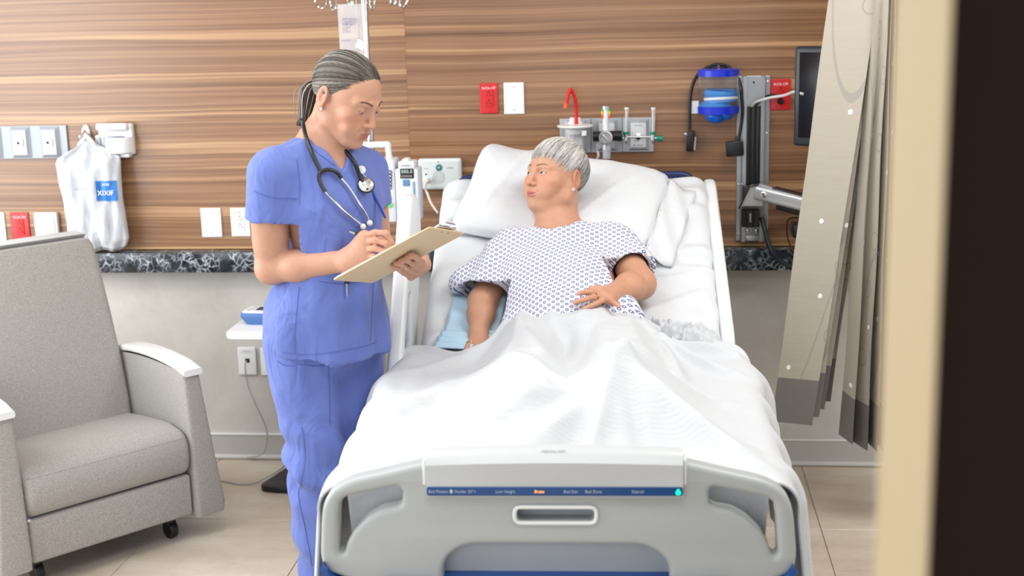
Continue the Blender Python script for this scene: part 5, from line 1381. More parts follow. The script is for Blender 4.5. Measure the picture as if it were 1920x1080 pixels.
# right arm with the writing hand
fR = [px3(l) for l in ([(684, 443, -1.575), (703, 436, -1.595), (724, 437, -1.60), (733, 453, -1.59), (738, 460, -1.582)],
                       [(681, 455, -1.58), (703, 450, -1.605), (722, 456, -1.605), (731, 468, -1.59)],
                       [(682, 468, -1.582), (703, 465, -1.607), (722, 472, -1.605), (728, 482, -1.59)],
                       [(685, 480, -1.58), (702, 480, -1.60), (716, 486, -1.598), (722, 493, -1.585)])]
thR = px3([(668, 462, -1.545), (692, 450, -1.545), (712, 452, -1.56), (730, 461, -1.575)])
sA = SDF(np.minimum(np.array(elR), np.array(shR)) - .09, np.maximum.reduce([np.array(elR), np.array(wrR), np.array(shR), np.array(pix(745, 470, Y=-1.58))]) + .075, .0026)
sA.cone(shR, elR, .049, .041, .0)
sA.cone(shR.lerp(elR, .45) + Vector((0, -.008, 0)), shR.lerp(elR, .7), .044, .041, .03)
sA.cone(elR, elR.lerp(wrR, .35), .0405, .0415, .02); sA.cone(elR.lerp(wrR, .35), wrR, .0410, .0265, .02)
sA.ell(np.array(wrR) * 1., (.026, .021, .028), .02)
sA.chain([wrR, fR[1][0]], [.025, .020], .02); sA.chain([wrR, fR[0][0]], [.023, .0165], .02); sA.chain([wrR, fR[3][0]], [.024, .0155], .02); sA.chain([wrR, fR[2][0]], [.024, .018], .02)
for f_ in fR: finger(sA, f_)
finger(sA, thR, .0135, .009, .008)
vA, qA = sA.verts(1)
cA = limb_color(vA, SKN, [f_[0] for f_ in fR] + [f_[1] for f_ in fR] + [f_[2] for f_ in fR], [f_[-1] for f_ in fR[:1]])
# tattoo on the inner forearm
tp = np.array([pix(x, y, Y=-1.60) for x, y in ((618, 511), (622, 509), (626, 512), (630, 508), (634, 511), (638, 509))])
tq = vA - np.array(CAM_O); tqn = tq / np.linalg.norm(tq, axis=1)[:, None]
for p in tp:
    d = (p - np.array(CAM_O)); d /= np.linalg.norm(d); w = (smooth01((.0007 - np.arccos(np.clip(tqn @ d, -1, 1))) / .0004) * .5 * (tq @ d < np.linalg.norm(p - np.array(CAM_O)) + .02))[:, None]
    cA = cA * (1 - w) + np.array((.10, .08, .08)) * w
# left arm with the hand under the board
def bp3(lst): return [np.array(board_pt(x, y, o)) for x, y, o in lst]
fL = [bp3(l) for l in ([(789, 494, -.016), (783, 484, -.020), (772, 479, -.016), (764, 482, -.011)],
                       [(787, 504, -.018), (775, 495, -.022), (762, 487, -.017), (753, 488, -.011)],
                       [(780, 512, -.018), (766, 504, -.022), (751, 494, -.017), (743, 494, -.011)],
                       [(771, 518, -.016), (758, 511, -.020), (745, 502, -.016), (737, 499, -.010)])]
mcp = sum(f_[0] for f_ in fL) / 4
sB = SDF(np.minimum.reduce([np.array(elL), np.array(shL), np.array(fL[3][-1]), np.array(fL[0][0])]) - .07, np.maximum.reduce([np.array(elL), np.array(shL), np.array(wrL), np.array(fL[0][0])]) + .07, .0028)
wl2 = Vector(mcp) + Vector(np.array(Bl)) * .012 + Vector((0, .035, .004)); wrL = wl2 + Vector((-.02, .05, .0))
sB.cone(shL, elL, .048, .040, 0); sB.cone(elL, wrL, .040, .026, .02)
sB.cone(wrL, wl2, .026, .020, .02)
for f_ in fL: sB.chain([wl2, f_[0]], [.017, .0120], .012)
sB.chain([fL[0][0], fL[1][0], fL[2][0], fL[3][0]], [.0108] * 4, .007)
for f_ in fL: finger(sB, f_, .0098, .0080, .003)
finger(sB, bp3([(785, 490, .012), (772, 474, .016), (757, 468, .010)]), .013, .0095, .008)
vB, qB = sB.verts(1); cB = limb_color(vB, SKN, [f_[1] for f_ in fL] + [f_[0] for f_ in fL])
# the rest of the body under the clothes
hipR, hipL = hips - aT * .085 + Vector((0, 0, -.06)), hips + aT * .085 + Vector((0, 0, -.06))
knR, knL = pix(594, 865, Y=-1.50), pix(662, 850, Y=-1.37)
anR, anL = pix(612, 1105, Y=-1.47), pix(668, 1075, Y=-1.33)
anR.z = .09; anL.z = .09
sC = SDF(np.array(NB) + np.array((-.32, -.32, -.02)), np.array(NB) + np.array((.36, .34, 1.42)), .008)
for p in torso: sC.ell(p[1], p[2], p[3], 'add', p[4])
sC.cone(hipR, knR, .078, .055, .03); sC.cone(knR, anR, .055, .036, .02); sC.cone(hipL, knL, .078, .055, .03); sC.cone(knL, anL, .055, .036, .02)
for an in (anR, anL): sC.cone(an + Vector((0, 0, -.045)), an + fT * .13 + Vector((0, 0, -.055)), .036, .028, .02)
vC, qC = sC.verts(1); cC = np.tile(np.array(SKN), (len(vC), 1))
V_, Q_ = join_vq([(vH, qH), (vA, qA), (vB, qB), (vC, qC)])
np_mesh('body', rel(V_), Q_, M_SKIN, nurse, color=np.concatenate([cH, cA, cB, cC]))
eyeballs(HN, nurse, (-.0, -.75, -.6), (.10, .055, .03), off=NB)
# hair pulled back into a ponytail
rng = np.random.default_rng(5)
knot = np.array((0, .106, -.008)); kdir = (knot - SK_C) / SK_R; kdir /= np.linalg.norm(kdir)
hl_pts = [(.0, -.83, .62), (.22, -.82, .58), (.45, -.74, .46), (.66, -.58, .24), (.80, -.42, .06), (.93, -.30, -.10), (.97, -.22, -.28), (.985, -.12, -.26), (.99, .02, -.02), (.985, .20, -.06), (.93, .36, -.28), (.80, .55, -.50), (.50, .75, -.66), (.0, .85, -.70)]
hl_d = np.array(hl_pts); hl_d /= np.linalg.norm(hl_d, axis=1)[:, None]
def hairline(t):
    i = np.clip(t * (len(hl_d) - 1), 0, len(hl_d) - 1.001); k = int(i); f = i - k; d = hl_d[k] * (1 - f) + hl_d[k + 1] * f; return d / np.linalg.norm(d)
cols = np.array([(.060, .048, .038), (.115, .094, .074), (.20, .172, .145), (.30, .275, .245), (.42, .40, .375)])
def hcol(r, w=(.22, .30, .24, .16, .08)): return cols[r.choice(5, p=w)] * r.uniform(.85, 1.15)
cap_v = []
for sgn in (1, -1):
    Gc = []
    for a in np.linspace(0, 1, 60):
        d = hairline(a) * np.array((sgn, 1, 1)); t = np.linspace(0, 1, 22); path = slerp(d, kdir, t)
        Gc.append(scalp(path, 1.036 + .018 * np.sin(PI * t) ** .6))
    cap_v.append(grid_vq(np.array(Gc)))
Vc, Qc = join_vq(cap_v)
hairN = np_mesh('hair', rel(to_world(Vc, HN)), Qc, M_HAIR, nurse, color=np.tile(np.array((.075, .060, .048)), (len(Vc), 1)))
paths = []
for k in range(1500):
    a = rng.uniform(0, 1); sgn = rng.choice((-1, 1)); d = hairline(a) * np.array((sgn, 1, 1)); d = d + rng.normal(0, .02, 3)
    t = np.linspace(rng.uniform(0, .25) if a < .6 else 0, 1, 12); path = slerp(d, kdir, t)
    lift = 1.046 + .022 * np.sin(PI * np.clip(t, 0, 1)) ** .6 + rng.uniform(-.006, .012)
    paths.append((scalp(path, lift), rng.uniform(.0007, .0013), hcol(rng) * (1.5 if d[2] < .1 and d[1] > -.3 else 1.)))
dnl = np.array(HN.to_3x3().transposed() @ Vector((0, 0, -1))); bkl = np.array((0, 1., 0)); ltl = np.array(HN.to_3x3().transposed() @ (-_r))
def tail(t, sp=(0, 0), a0=(0, 0), L=1.):
    p = knot + bkl * (.024 * math.sin(min(1, t * 2.4) * PI / 2)) + ltl * (.030 * t) + dnl * (.155 * L * t ** 1.35)
    w = .35 + 1.1 * math.sin(PI * min(.9, .12 + t * .8))
    return p + np.array((sp[0] * w + a0[0] * (1 - t), sp[1] * w * .6, a0[1] * (1 - t)))
for k in range(460):
    a0 = rng.normal(0, .006, 2); sp = rng.normal(0, .008, 2); L = rng.uniform(.7, 1.08)
    pts = [tail(t, sp, a0, L) for t in (0, .15, .35, .6, .85, 1.0)]
    paths.append((np.array(spline(pts, 4)), rng.uniform(.0009, .0017), hcol(rng, (.34, .3, .18, .12, .06))))
strands('hair_strands', paths, HN, hairN, NB)
s = MB(); s.lathe([(.010, -.010), (.017, -.006), (.018, .0), (.017, .006), (.010, .010)], X_axis(HN @ Vector(knot + np.array((0, .006, 0))) - NB, HN.to_3x3() @ Vector((0, 1, .05))), 18); s.build('hair_tie', M_BLACK, nurse)
# ponytail core
tl_ = [tail(t) for t in np.linspace(0, .92, 14)]
s = MB(); s.tube([HN @ Vector(p) - NB for p in tl_], [.010, .012, .015, .017, .018, .019, .019, .019, .018, .017, .015, .012, .009, .004], 12)
pt_o = s.build('ponytail', mat('dark_hair_core', (.045, .036, .03), .5), hairN)
# earring
MB().ball(HN @ Vector((-.0795, .011, -.036)) - NB, .0042).build('earring', mat('pearl', (.85, .82, .76), .2, coat=.4), nurse)

# ------------------------------------------------------------------ scrubs
def cloth_mat(name, col, dark):
    m = mat(name, col, .72, sheen=.15); g = NT(m); tc = g.n('ShaderNodeTexCoord').outputs['Object']
    n = g.n('ShaderNodeTexNoise', _Vector=g.n('ShaderNodeMapping', _Vector=tc, _Scale=(5, 5, 3.)).outputs[0], _Scale=1.8, _Detail=2., _Distortion=1.4).outputs[0]
    f = g.n('ShaderNodeTexNoise', _Vector=tc, _Scale=600., _Detail=1.).outputs[0]
    g.link(g.ramp(n, [(.25, dark), (.6, col)]), 'Base Color'); g.bump(g.math('ADD', n, g.math('MULTIPLY', f, .02)), .38, .05); return m
M_SCRUB = cloth_mat('blue_scrub_cloth', (.115, .165, .47), (.105, .152, .44))
M_STITCH = mat('scrub_stitch', (.085, .12, .40), .8)
sT = SDF(np.array(NB) + np.array((-.36, -.36, .74)), np.array(NB) + np.array((.34, .32, 1.48)), .0055)
sT.ell(chest, (.158, .112, .165), 0, 'add', RT)
for sx in (-1, 1): sT.ell(chest + fT * .052 + aT * (sx * .062) + Vector((0, 0, -.014)), (.070, .060, .072), .05, 'add', RT)
sT.ell(waist, (.138, .112, .19), .06, 'add', RT); sT.ell(hips + Vector((0, 0, .01)), (.180, .142, .16), .06, 'add', RT)
sT.ell(hips + Vector((0, 0, -.10)), (.190, .150, .24), .05, 'add', RT)
sT.cone(shR + aT * .03 + Vector((0, 0, .008)), shc + Vector((0, 0, .005)), .060, .066, .06); sT.cone(shL - aT * .02, shc + Vector((0, 0, .005)), .050, .062, .05)
slR = shR.lerp(elR, .46); slL = shL.lerp(elL, .42)
sT.cone(shR, slR + (elR - shR).normalized() * .03, .0585, .0715, .045); sT.cone(shL, slL + (elL - shL).normalized() * .03, .050, .058, .035)
dR = (elR - shR).normalized(); dL = (elL - shL).normalized()
# sleeve hems: cut square to the arm, hollow inside
def cutcap(s, c, d, r):
    c = np.array(c); d = np.array(d)
    def fn(p):
        q = p - c; t = q @ d; rad = np.linalg.norm(q - t[..., None] * d, axis=-1); return np.maximum(-t, rad - r)
    s.op(fn, c - r - .02, c + r + .02, 0, 'sub')
cutcap(sT, slR, dR + Vector((0, 0, -.12)), .095); cutcap(sT, slL, dL, .09)
sT.cone(slR - dR * .03, slR + dR * .05, .0585, .0655, .004, 'sub'); sT.cone(slL - dL * .03, slL + dL * .05, .05, .054, .004, 'sub')
# hem of the top
hem = pix(618, 667, Y=NY - .10)
sT.plane(hem, Vector((-.16, .10, -1)))
# V neck
vt = pix(658, 322, Y=NY - .085)
sT.cone(nbase + Vector((0, 0, .045)), nbase + Vector((0, 0, -.004)), .080, .064, .006, 'sub')
for f in np.linspace(0, 1, 8): pass
def vcut(p):
    q = p - np.array(vt); l = q @ np.array(aT); fw = q @ np.array(fT); z = q[..., 2]
    return np.maximum.reduce([np.abs(l + .004) - np.maximum(z, 0) * .66, -z, -(fw + .085), z - .2])
sT.op(vcut, np.array(vt) - .2, np.array(vt) + .22, .004, 'sub')
vT, qT = sT.verts(2); NT_ = mesh_normals(vT, qT)
low = smooth01((chest.z - .02 - vT[:, 2]) / .2)
ang = np.arctan2((vT - np.array(waist)) @ np.array(fT), (vT - np.array(waist)) @ np.array(aT))
wv_ = .0085 * vnoise(np.stack([ang * 2.6, vT[:, 2] * 5, vT[:, 2] * 0], -1), 1, 31) + .0045 * vnoise(vT * np.array([15, 15, 8.]), 1, 32)
diag = np.sin(ang * 5 + vT[:, 2] * 26 + 2 * vnoise(vT * 6, 1, 33)); wv_ = wv_ * (.5 + low) + .0050 * diag * np.exp(-((vT[:, 2] - waist.z + .02) / .09) ** 2)
vT = vT + NT_ * wv_[:, None]
top_o = np_mesh('scrub_top', rel(vT), qT, M_SCRUB, nurse)
sP = SDF(np.array(NB) + np.array((-.34, -.36, .02)), np.array(NB) + np.array((.36, .34, .98)), .0065)
sP.ell(hips + Vector((0, 0, -.02)), (.176, .135, .15), 0, 'add', RT)
sP.cone(hipR + Vector((-.008, 0, .02)), knR, .098, .078, .04); sP.cone(knR, anR + Vector((0, 0, -.03)), .078, .078, .03)
sP.cone(hipL + Vector((0, 0, .02)), knL, .098, .078, .04); sP.cone(knL, anL + Vector((0, 0, -.03)), .078, .078, .03)
sP.plane((0, 0, .055), (0, 0, -1)); sP.plane(hips + Vector((0, 0, .1)), (0, 0, 1))
vP, qP = sP.verts(2); NP_ = mesh_normals(vP, qP)
pz_ = vP[:, 2]; wv_ = .009 * vnoise(vP * np.array([9, 9, 4.]), 1, 41) + .006 * vnoise(vP * np.array([20, 20, 7.]), 1, 42)
kn = np.exp(-((pz_ - knR.z) / .10) ** 2) + .7 * np.exp(-((pz_ - .25) / .12) ** 2)
a2 = np.arctan2(vP[:, 1] - NB.y, vP[:, 0] - NB.x); wv_ = wv_ + kn * .010 * np.sin(pz_ * 55 + 4 * a2 + 2 * vnoise(vP * 7, 1, 43))
vP = vP + NP_ * wv_[:, None]
pants_o = np_mesh('scrub_trousers', rel(vP), qP, M_SCRUB, nurse)
for an in (anR, anL):
    b = an - NB
    s = MB(); rg = []
    for t_, w_, h_ in ((-.085, .022, .05), (-.06, .036, .075), (0, .040, .07), (.07, .044, .055), (.13, .040, .045), (.16, .022, .03)):
        c_ = b + fT * t_; rg.append([c_ + aT * (w_ * math.cos(a)) + Vector((0, 0, -.088 + max(0, h_ * (.5 + .5 * math.sin(a))))) for a in np.linspace(0, 2 * PI, 17)[:-1]])
    s.rings(rg); s.build('shoe', M_WHITE2, nurse)
bT = bvh_of(top_o); bP = bvh_of(pants_o)
def seam(name, pts, bvh, r, m, off=.0012, Yf=NY - .1, par=None):
    pp = spline([Vector((x, y, 0)) for x, y in pts], 8)
    w = [on_surface(bvh, p.x, p.y, off, Yf) - NB for p in pp]
    return MB().tube(w, r, 6).build(name, m, par or nurse)
seam('hem_seam', [(528, 660), (570, 665), (620, 661), (680, 650), (708, 640)], bT, .0006, M_STITCH, par=top_o)
seam('pocket_seam', [(598, 528), (640, 532), (690, 527), (712, 520)], bT, .0008, M_STITCH, par=top_o)
seam('side_seam', [(561, 538), (557, 575), (553, 620), (552, 662)], bT, .0007, M_STITCH, par=top_o)
seam('front_seam', [(700, 530), (697, 580), (694, 640)], bT, .0006, M_STITCH, par=top_o)
seam('shoulder_seam', [(556, 300), (562, 340), (561, 384)], bT, .0006, M_STITCH, par=top_o)
seam('sleeve_hem', [(476, 358), (510, 370), (558, 372)], bT, .0008, M_STITCH, par=top_o)
seam('neck_band', [(575, 268), (600, 290), (628, 310)], bT, .0006, M_STITCH, par=top_o)
seam('pocket_edge', [(556, 682), (585, 686), (613, 685)], bP, .0008, M_STITCH, par=pants_o)
seam('pocket_edge', [(616, 686), (618, 740), (619, 798)], bP, .0007, M_STITCH, par=pants_o)
seam('leg_seam', [(566, 800), (572, 850), (566, 900), (560, 930), (572, 990), (585, 1060)], bP, .0007, M_STITCH, par=pants_o)
seam('waist_seam', [(521, 676), (532, 684), (556, 686)], bP, .0008, M_STITCH, par=pants_o)

# ------------------------------------------------------------------ things the nurse carries
ste = thing('stethoscope', 'black and chrome stethoscope hanging round the nurse neck', 'stethoscope', NB)
def onT(pts, off): return [on_surface(bT, x, y, off, NY - .09) - NB for x, y in pts]
p1_ = [HN @ Vector((-.035, .075, -.115)) - NB, pix(566, 226, Y=NY - .07) - NB] + onT([(574, 262), (585, 292), (597, 316), (601, 322)], .010)
MB().tube(spline([nbase - fT * .078 + Vector((0, 0, .052)) - NB, nbase - fT * .068 - aT * .03 + Vector((0, 0, .05)) - NB] + p1_[1:], 6), .0058, 10).build('tube', M_BLACK, ste)
yk = onT([(601, 322), (597, 332), (600, 346), (608, 362)], .011)
MB().tube(spline(yk, 6), .0055, 10).build('yoke_branch', M_BLACK, ste)
yk2 = onT([(601, 324), (612, 320), (626, 324), (636, 336)], .011)
MB().tube(spline(yk2, 6), .0055, 10).build('yoke_branch', M_BLACK, ste)
MB().tube(spline(onT([(606, 358), (622, 376), (645, 398), (668, 416), (676, 423)], .009), 6), .0030, 8).build('ear_tube', M_STEEL, ste)
MB().tube(spline(onT([(634, 333), (650, 352), (668, 378), (683, 402), (688, 414)], .009), 6), .0030, 8).build('ear_tube', M_STEEL, ste)
for p in onT([(676, 424), (688, 417)], .010): MB().ball(p, .0085).build('ear_tip', mat('ivory_rubber', (.78, .76, .70), .4), ste)
p2_ = onT([(648, 276), (660, 305), (670, 330), (676, 343)], .010)
MB().tube(spline([nbase - fT * .078 + Vector((0, 0, .052)) - NB, nbase - fT * .045 + aT * .065 + Vector((0, 0, .045)) - NB, nbase + fT * .02 + aT * .082 + Vector((0, 0, .022)) - NB] + p2_, 6), .0058, 10).build('tube', M_BLACK, ste)
cp = onT([(681, 350)], .014)[0]; cn = (CAM_O - cp - NB).normalized() + Vector((.1, 0, .5))
MB().lathe([(.0, -.004), (.019, -.004), (.021, 0), (.020, .004), (.012, .006), (.009, .009), (.0, .010)], X_axis(cp, cn), 22).build('chest_piece', M_STEEL, ste)
MB().tube([(0.0215 * math.cos(a), .0215 * math.sin(a), 0) for a in np.linspace(0, 2 * PI, 25)], .002, 6).build('chest_piece_rim', M_BLACK, ste).matrix_local = X_axis(cp, cn)
bd = thing('badge_reel', 'white badge reel with silver chain clipped to the scrub top', 'badge reel', NB)
bp_ = onT([(675, 320)], .006)[0]
MB().lathe([(.0, -.003), (.011, -.003), (.012, 0), (.010, .004), (.0, .0045)], X_axis(bp_, CAM_O - bp_ - NB), 18).build('reel', M_WHITE, bd)
MB().tube(spline(onT([(677, 327), (683, 333), (690, 341)], .005), 5), .0018, 6).build('chain', M_STEEL, bd)
pn = thing('pocket_pen', 'blue pen clipped at the scrub neckline beside the stethoscope', 'pen', NB)
MB().tube([pix(695, 352, Y=NY - .02) - NB, pix(723, 409, Y=NY - .03) - NB], [.004, .0035], 8).build('barrel', mat('pen_blue', (.01, .04, .30), .3), pn)
pn = thing('silver_pen', 'silver pen standing in the lower scrub pocket', 'pen', NB)
a_, b_ = onT([(648, 531), (649, 556)], .005)
MB().tube([a_, b_], [.0032, .0024], 8).build('clip', M_STEEL, pn); MB().box(a_ + Vector((-.004, .004, .003)), (.022, .008, .012), bev=.002).build('cap', M_BLACK, pn)
# clipboard
# (frame of the board is set above with the hands)
cbM = Matrix((Bl, Bw, Bn)).transposed().to_4x4(); cbM.translation = Bc
cbd = thing('clipboard', 'tan hardboard clipboard with papers held by the nurse', 'clipboard', (0, 0, 0)); cbd.matrix_world = cbM
plate('board', [round_poly(rect(.300, .228), .012, 4)], .004, .001, mat('tan_hardboard', (.62, .47, .29), .5, bump=((8, 8, 8), .1, .002)), cbd)
for k in range(3): MB().box((-.01 + .004 * k, .002 * k, .0032 + .0009 * k), (.28, .214, .0006), Matrix.Rotation(.01 * k, 3, 'Z')).build('paper', M_PRINTW, cbd, smooth=False)
MB().box((.140, 0, .008), (.028, .11, .006), bev=.002).tube([(.150, -.03, .009), (.163, -.03, .012), (.163, .03, .012), (.150, .03, .009)], .002, 6).build('clip', M_STEEL, cbd)
for s_ in (-1, 1): MB().lathe([(.003, -.003), (.003, -.0022)], Matrix.Translation((.14, s_ * .02, 0)), 10).build('rivet', mat('brass_rivet', (.45, .36, .24), .4, .5), cbd)
# writing pen
wp = thing('ballpoint_pen', 'clear and black ballpoint pen in the nurse right hand', 'pen', (0, 0, 0))
pA, pB = pix(657, 434, Y=-1.535), pix(742, 465, Y=-1.585); pd = pB - pA
MB().tube([pA, pA + pd * .45], .0046, 10).build('barrel', mat('clear_grey_barrel', (.62, .64, .66), .15, trans=.4), wp)
MB().tube([pA + pd * .12, pA + pd * .30], .0049, 10).build('refill_window', M_BLACK, wp)
MB().tube([pA + pd * .45, pA + pd * .85], .0047, 10).build('grip', mat('grey_grip', (.2, .2, .21), .4), wp)
MB().tube([pA + pd * .85, pB], [.0045, .001], 10).build('tip', M_STEEL, wp)
MB().tube([pA + Vector((0, -.005, .005)), pA + pd * .3 + Vector((0, -.005, .005))], .0015, 6).build('clip', M_NAVY, wp)
# ring
rp = fL[2][1] * .5 + fL[2][2] * .5
MB().tube([Vector(rp) + Vector((.0098 * math.cos(a) * .6, .0098 * math.sin(a), .0098 * math.cos(a) * -.8)) - NB for a in np.linspace(0, 2 * PI, 19)], .0012, 6).build('ring', mat('silver_ring', (.75, .75, .75), .2, 1.), nurse)
# ================================================================== patient (bed frame)
patient = person_empty('grey haired patient in a printed gown reclining in the bed', BO, (0, 0, BPHI))
SKP = (.53, .28, .18)
OPTP = dict(skin=SKP, lip=(.46, .15, .145), brow=(.10, .07, .055), lid=(.0040, -.0046), lidcol=(.42, .24, .17), jaw=1.10, cheek=1.14, chin=-.002, browk=.85, browz=.001, lips=.82)
hcP = bpix(1041, 333, y=-.50)
HP = frame((-.70, -.66, .27), (.16, .30, .94)).to_4x4(); HP.translation = hcP
nbP = bpix(1046, 424, y=-.575); sR = bpix(952, 470, y=-.595); sL = bpix(1154, 456, y=-.595)
eR = bpix(905, 566, y=-.79); wR = bpix(897, 626, y=-.915); eL = bpix(1200, 532, y=-.80); wL = bpix(1152, 549, y=-.95)
e_s = Vector((0, math.cos(TH), math.sin(TH))); e_n = Vector((0, -math.sin(TH), math.cos(TH)))
RP = np.array(Matrix((Vector((1, 0, 0)), e_s, e_n)).transposed())
cP = Vector(bedpt(-.03, .27, .055)); bP_ = Vector(bedpt(.01, .03, .075))
skb = HP @ Vector((0, .03, -.06))
mid = (sR + sL) / 2
neckP = [('cone', nbP + Vector((0, .015, -.035)), skb, .062, .058, .025), ('cone', sR + Vector((.05, .01, -.02)), nbP + Vector((0, .02, -.02)), .05, .055, .04), ('cone', sL + Vector((-.05, .01, -.02)), nbP + Vector((0, .02, -.02)), .05, .055, .04),
         ('cone', HP @ Vector((0, -.035, -.085)), nbP + Vector((-.01, -.01, -.01)), .036, .040, .03), ('ell', cP + e_s * .03, (.17, .17, .088), .04, RP)]
vH, qH, cH = finish_head(HP, OPTP, neckP, lo=(-.17, -.15, -.29), hi=(.17, .17, .135))
def pb(l): return [np.array(bpix(x, y, y=yy)) for x, y, yy in l]
# right arm resting on the sheet (left in the picture)
fRp = [pb(l) for l in ([(884, 642, -.955), (877, 650, -.985), (874, 656, -1.005)], [(894, 645, -.965), (889, 654, -1.00), (887, 660, -1.025)], [(904, 647, -.965), (903, 656, -1.005), (902, 662, -1.03)], [(913, 648, -.96), (916, 656, -.99), (918, 660, -1.01)])]
thp = pb([(905, 636, -.93), (920, 645, -.95), (930, 655, -.965)])
sA = SDF(np.minimum.reduce([np.array(x) for x in (sR, eR, wR, fRp[1][-1], thp[-1])]) - .07, np.maximum.reduce([np.array(x) for x in (sR, eR, wR, thp[-1])]) + .07, .0027)
sA.cone(sR, eR, .052, .043, 0); sA.cone(eR, eR.lerp(wR, .4), .043, .040, .02); sA.cone(eR.lerp(wR, .4), wR, .040, .028, .02)
for f_ in fRp: sA.chain([wR, f_[0]], [.022, .0125], .016)
for f_ in fRp: finger(sA, f_, .0095, .0078)
finger(sA, thp, .0125, .009, .008)
vA, qA = sA.verts(1); cA = limb_color(vA, SKP, [f_[0] for f_ in fRp], [f_[-1] for f_ in fRp])
# left arm with the open hand over the blanket
fLp = [pb(l) for l in ([(1128, 549, -1.020), (1110, 548, -1.040), (1096, 548, -1.050), (1086, 550, -1.055)], [(1130, 556, -1.030), (1110, 558, -1.055), (1092, 563, -1.065), (1078, 567, -1.070)], [(1136, 560, -1.035), (1121, 568, -1.060), (1108, 574, -1.070), (1096, 579, -1.075)], [(1145, 563, -1.030), (1152, 568, -1.055), (1160, 573, -1.070)])]
thl = pb([(1140, 545, -0.995), (1122, 541, -1.010), (1106, 543, -1.020)])
sB = SDF(np.minimum.reduce([np.array(x) for x in (sL, eL, wL, fLp[1][-1])]) - .075, np.maximum.reduce([np.array(x) for x in (sL, eL, wL)]) + .08, .0027)
sB.cone(sL, eL, .054, .046, 0); sB.cone(eL, eL.lerp(wL, .45), .046, .043, .02); sB.cone(eL.lerp(wL, .45), wL, .043, .029, .02)
for f_ in fLp: sB.chain([wL, f_[0]], [.021, .0125], .016)
for f_ in fLp: finger(sB, f_, .0086, .0072, .002)
finger(sB, thl, .012, .0085, .008)
vB, qB = sB.verts(1); cB = limb_color(vB, SKP, [f_[0] for f_ in fLp] + [f_[1] for f_ in fLp], [f_[-1] for f_ in fLp])
# trunk and legs below gown and blanket
sC = SDF((-.32, -1.90, .70), (.32, -.35, 1.16), .009)
sC.ell(cP, (.165, .22, .082), 0, 'add', RP); sC.ell(bP_, (.175, .20, .085), .06, 'add', RP)
for x, tx in ((-.10, -.07), (.12, .14)):
    fz_ = .825 if x < 0 else .865
    sC.cone((x, -.98, .825), (x, -1.36, .815), .065, .048, .05); sC.cone((x, -1.36, .815), (tx, -1.66, .80), .046, .032, .03); sC.cone((tx, -1.66, .80), (tx, -1.68, fz_), .03, .02, .02)
vC, qC = sC.verts(1); cC = np.tile(np.array(SKP), (len(vC), 1))
V_, Q_ = join_vq([(vH, qH), (vA, qA), (vB, qB), (vC, qC)])
np_mesh('body', V_, Q_, M_SKIN, patient, color=np.concatenate([cH, cA, cB, cC]))
eyeballs(HP, patient, (-.12, -.95, .16), (.06, .04, .03))
# short grey hair swept forward from the crown
rng = np.random.default_rng(9)
crown = np.array((.10, .50, .86)); crown /= np.linalg.norm(crown)
ends = [(.0, -.92, .36), (.30, -.88, .34), (.52, -.78, .33), (.72, -.60, .22), (.86, -.42, .02), (.95, -.28, -.18), (.99, -.06, .02), (.98, .16, .02), (.96, .30, -.30), (.88, .42, -.60), (.62, .62, -.78), (.3, .72, -.84), (.0, .76, -.86)]
ed = np.array(ends); ed /= np.linalg.norm(ed, axis=1)[:, None]
def rim(t):
    i = np.clip(t * (len(ed) - 1), 0, len(ed) - 1.001); k = int(i); f = i - k; d = ed[k] * (1 - f) + ed[k + 1] * f; return d / np.linalg.norm(d)
capg = []
for sgn in (1, -1):
    Gc = [scalp(slerp(crown, rim(a) * np.array((sgn, 1, 1)), np.linspace(0, 1, 22)), 1.045 + (.085 if a < .5 else .05) * np.sin(PI * np.linspace(.30, .95, 22))) for a in np.linspace(0, 1, 60)]
    capg.append(grid_vq(np.array(Gc)))
Vc, Qc = join_vq(capg)
hairP = np_mesh('hair', to_world(Vc, HP), Qc, M_HAIR, patient, color=np.tile(np.array((.36, .34, .325)), (len(Vc), 1)))
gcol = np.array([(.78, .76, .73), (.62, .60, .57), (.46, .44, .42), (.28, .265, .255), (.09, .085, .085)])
paths = []
for k in range(3800):
    a = rng.uniform(0, 1); sgn = rng.choice((-1, 1)); d = rim(a) * np.array((sgn, 1, 1))
    st_ = crown + rng.normal(0, .10, 3); t0 = rng.uniform(0, .62); t = np.linspace(t0, 1.0 + (rng.uniform(-.30, .10) + (rng.uniform(.05, .3) if rng.uniform() < .12 else 0) if a < .4 else rng.uniform(-.12, .05)), 11)
    d = d + np.array((rng.normal(0, .03) + (-.20 if a < .33 else 0), rng.normal(0, .02), rng.normal(0, .03) - (.10 if a < .35 else 0)))
    path = slerp(st_, d, t) + rng.normal(0, .02, 3) * np.sin(t * rng.uniform(2, 6))[:, None]; sw = np.sin(PI * np.clip(t, 0, 1))
    th_ = .10 - .045 * smooth01((a - .3) / .3); lift = 1.060 + th_ * np.sin(PI * np.clip(t * .68 + .28, 0, 1)) + rng.uniform(-.012, .030) + .012 * np.sin(t * rng.uniform(3, 9) + rng.uniform(0, 6))
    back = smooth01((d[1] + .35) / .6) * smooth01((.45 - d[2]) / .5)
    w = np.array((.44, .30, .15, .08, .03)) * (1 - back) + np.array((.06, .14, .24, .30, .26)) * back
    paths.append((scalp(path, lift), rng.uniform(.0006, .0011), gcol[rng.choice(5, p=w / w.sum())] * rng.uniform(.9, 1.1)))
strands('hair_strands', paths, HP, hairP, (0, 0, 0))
MB().ball(HP @ Vector((.0800, .010, -.038)), .0048).build('earring', MATS['pearl'], patient)
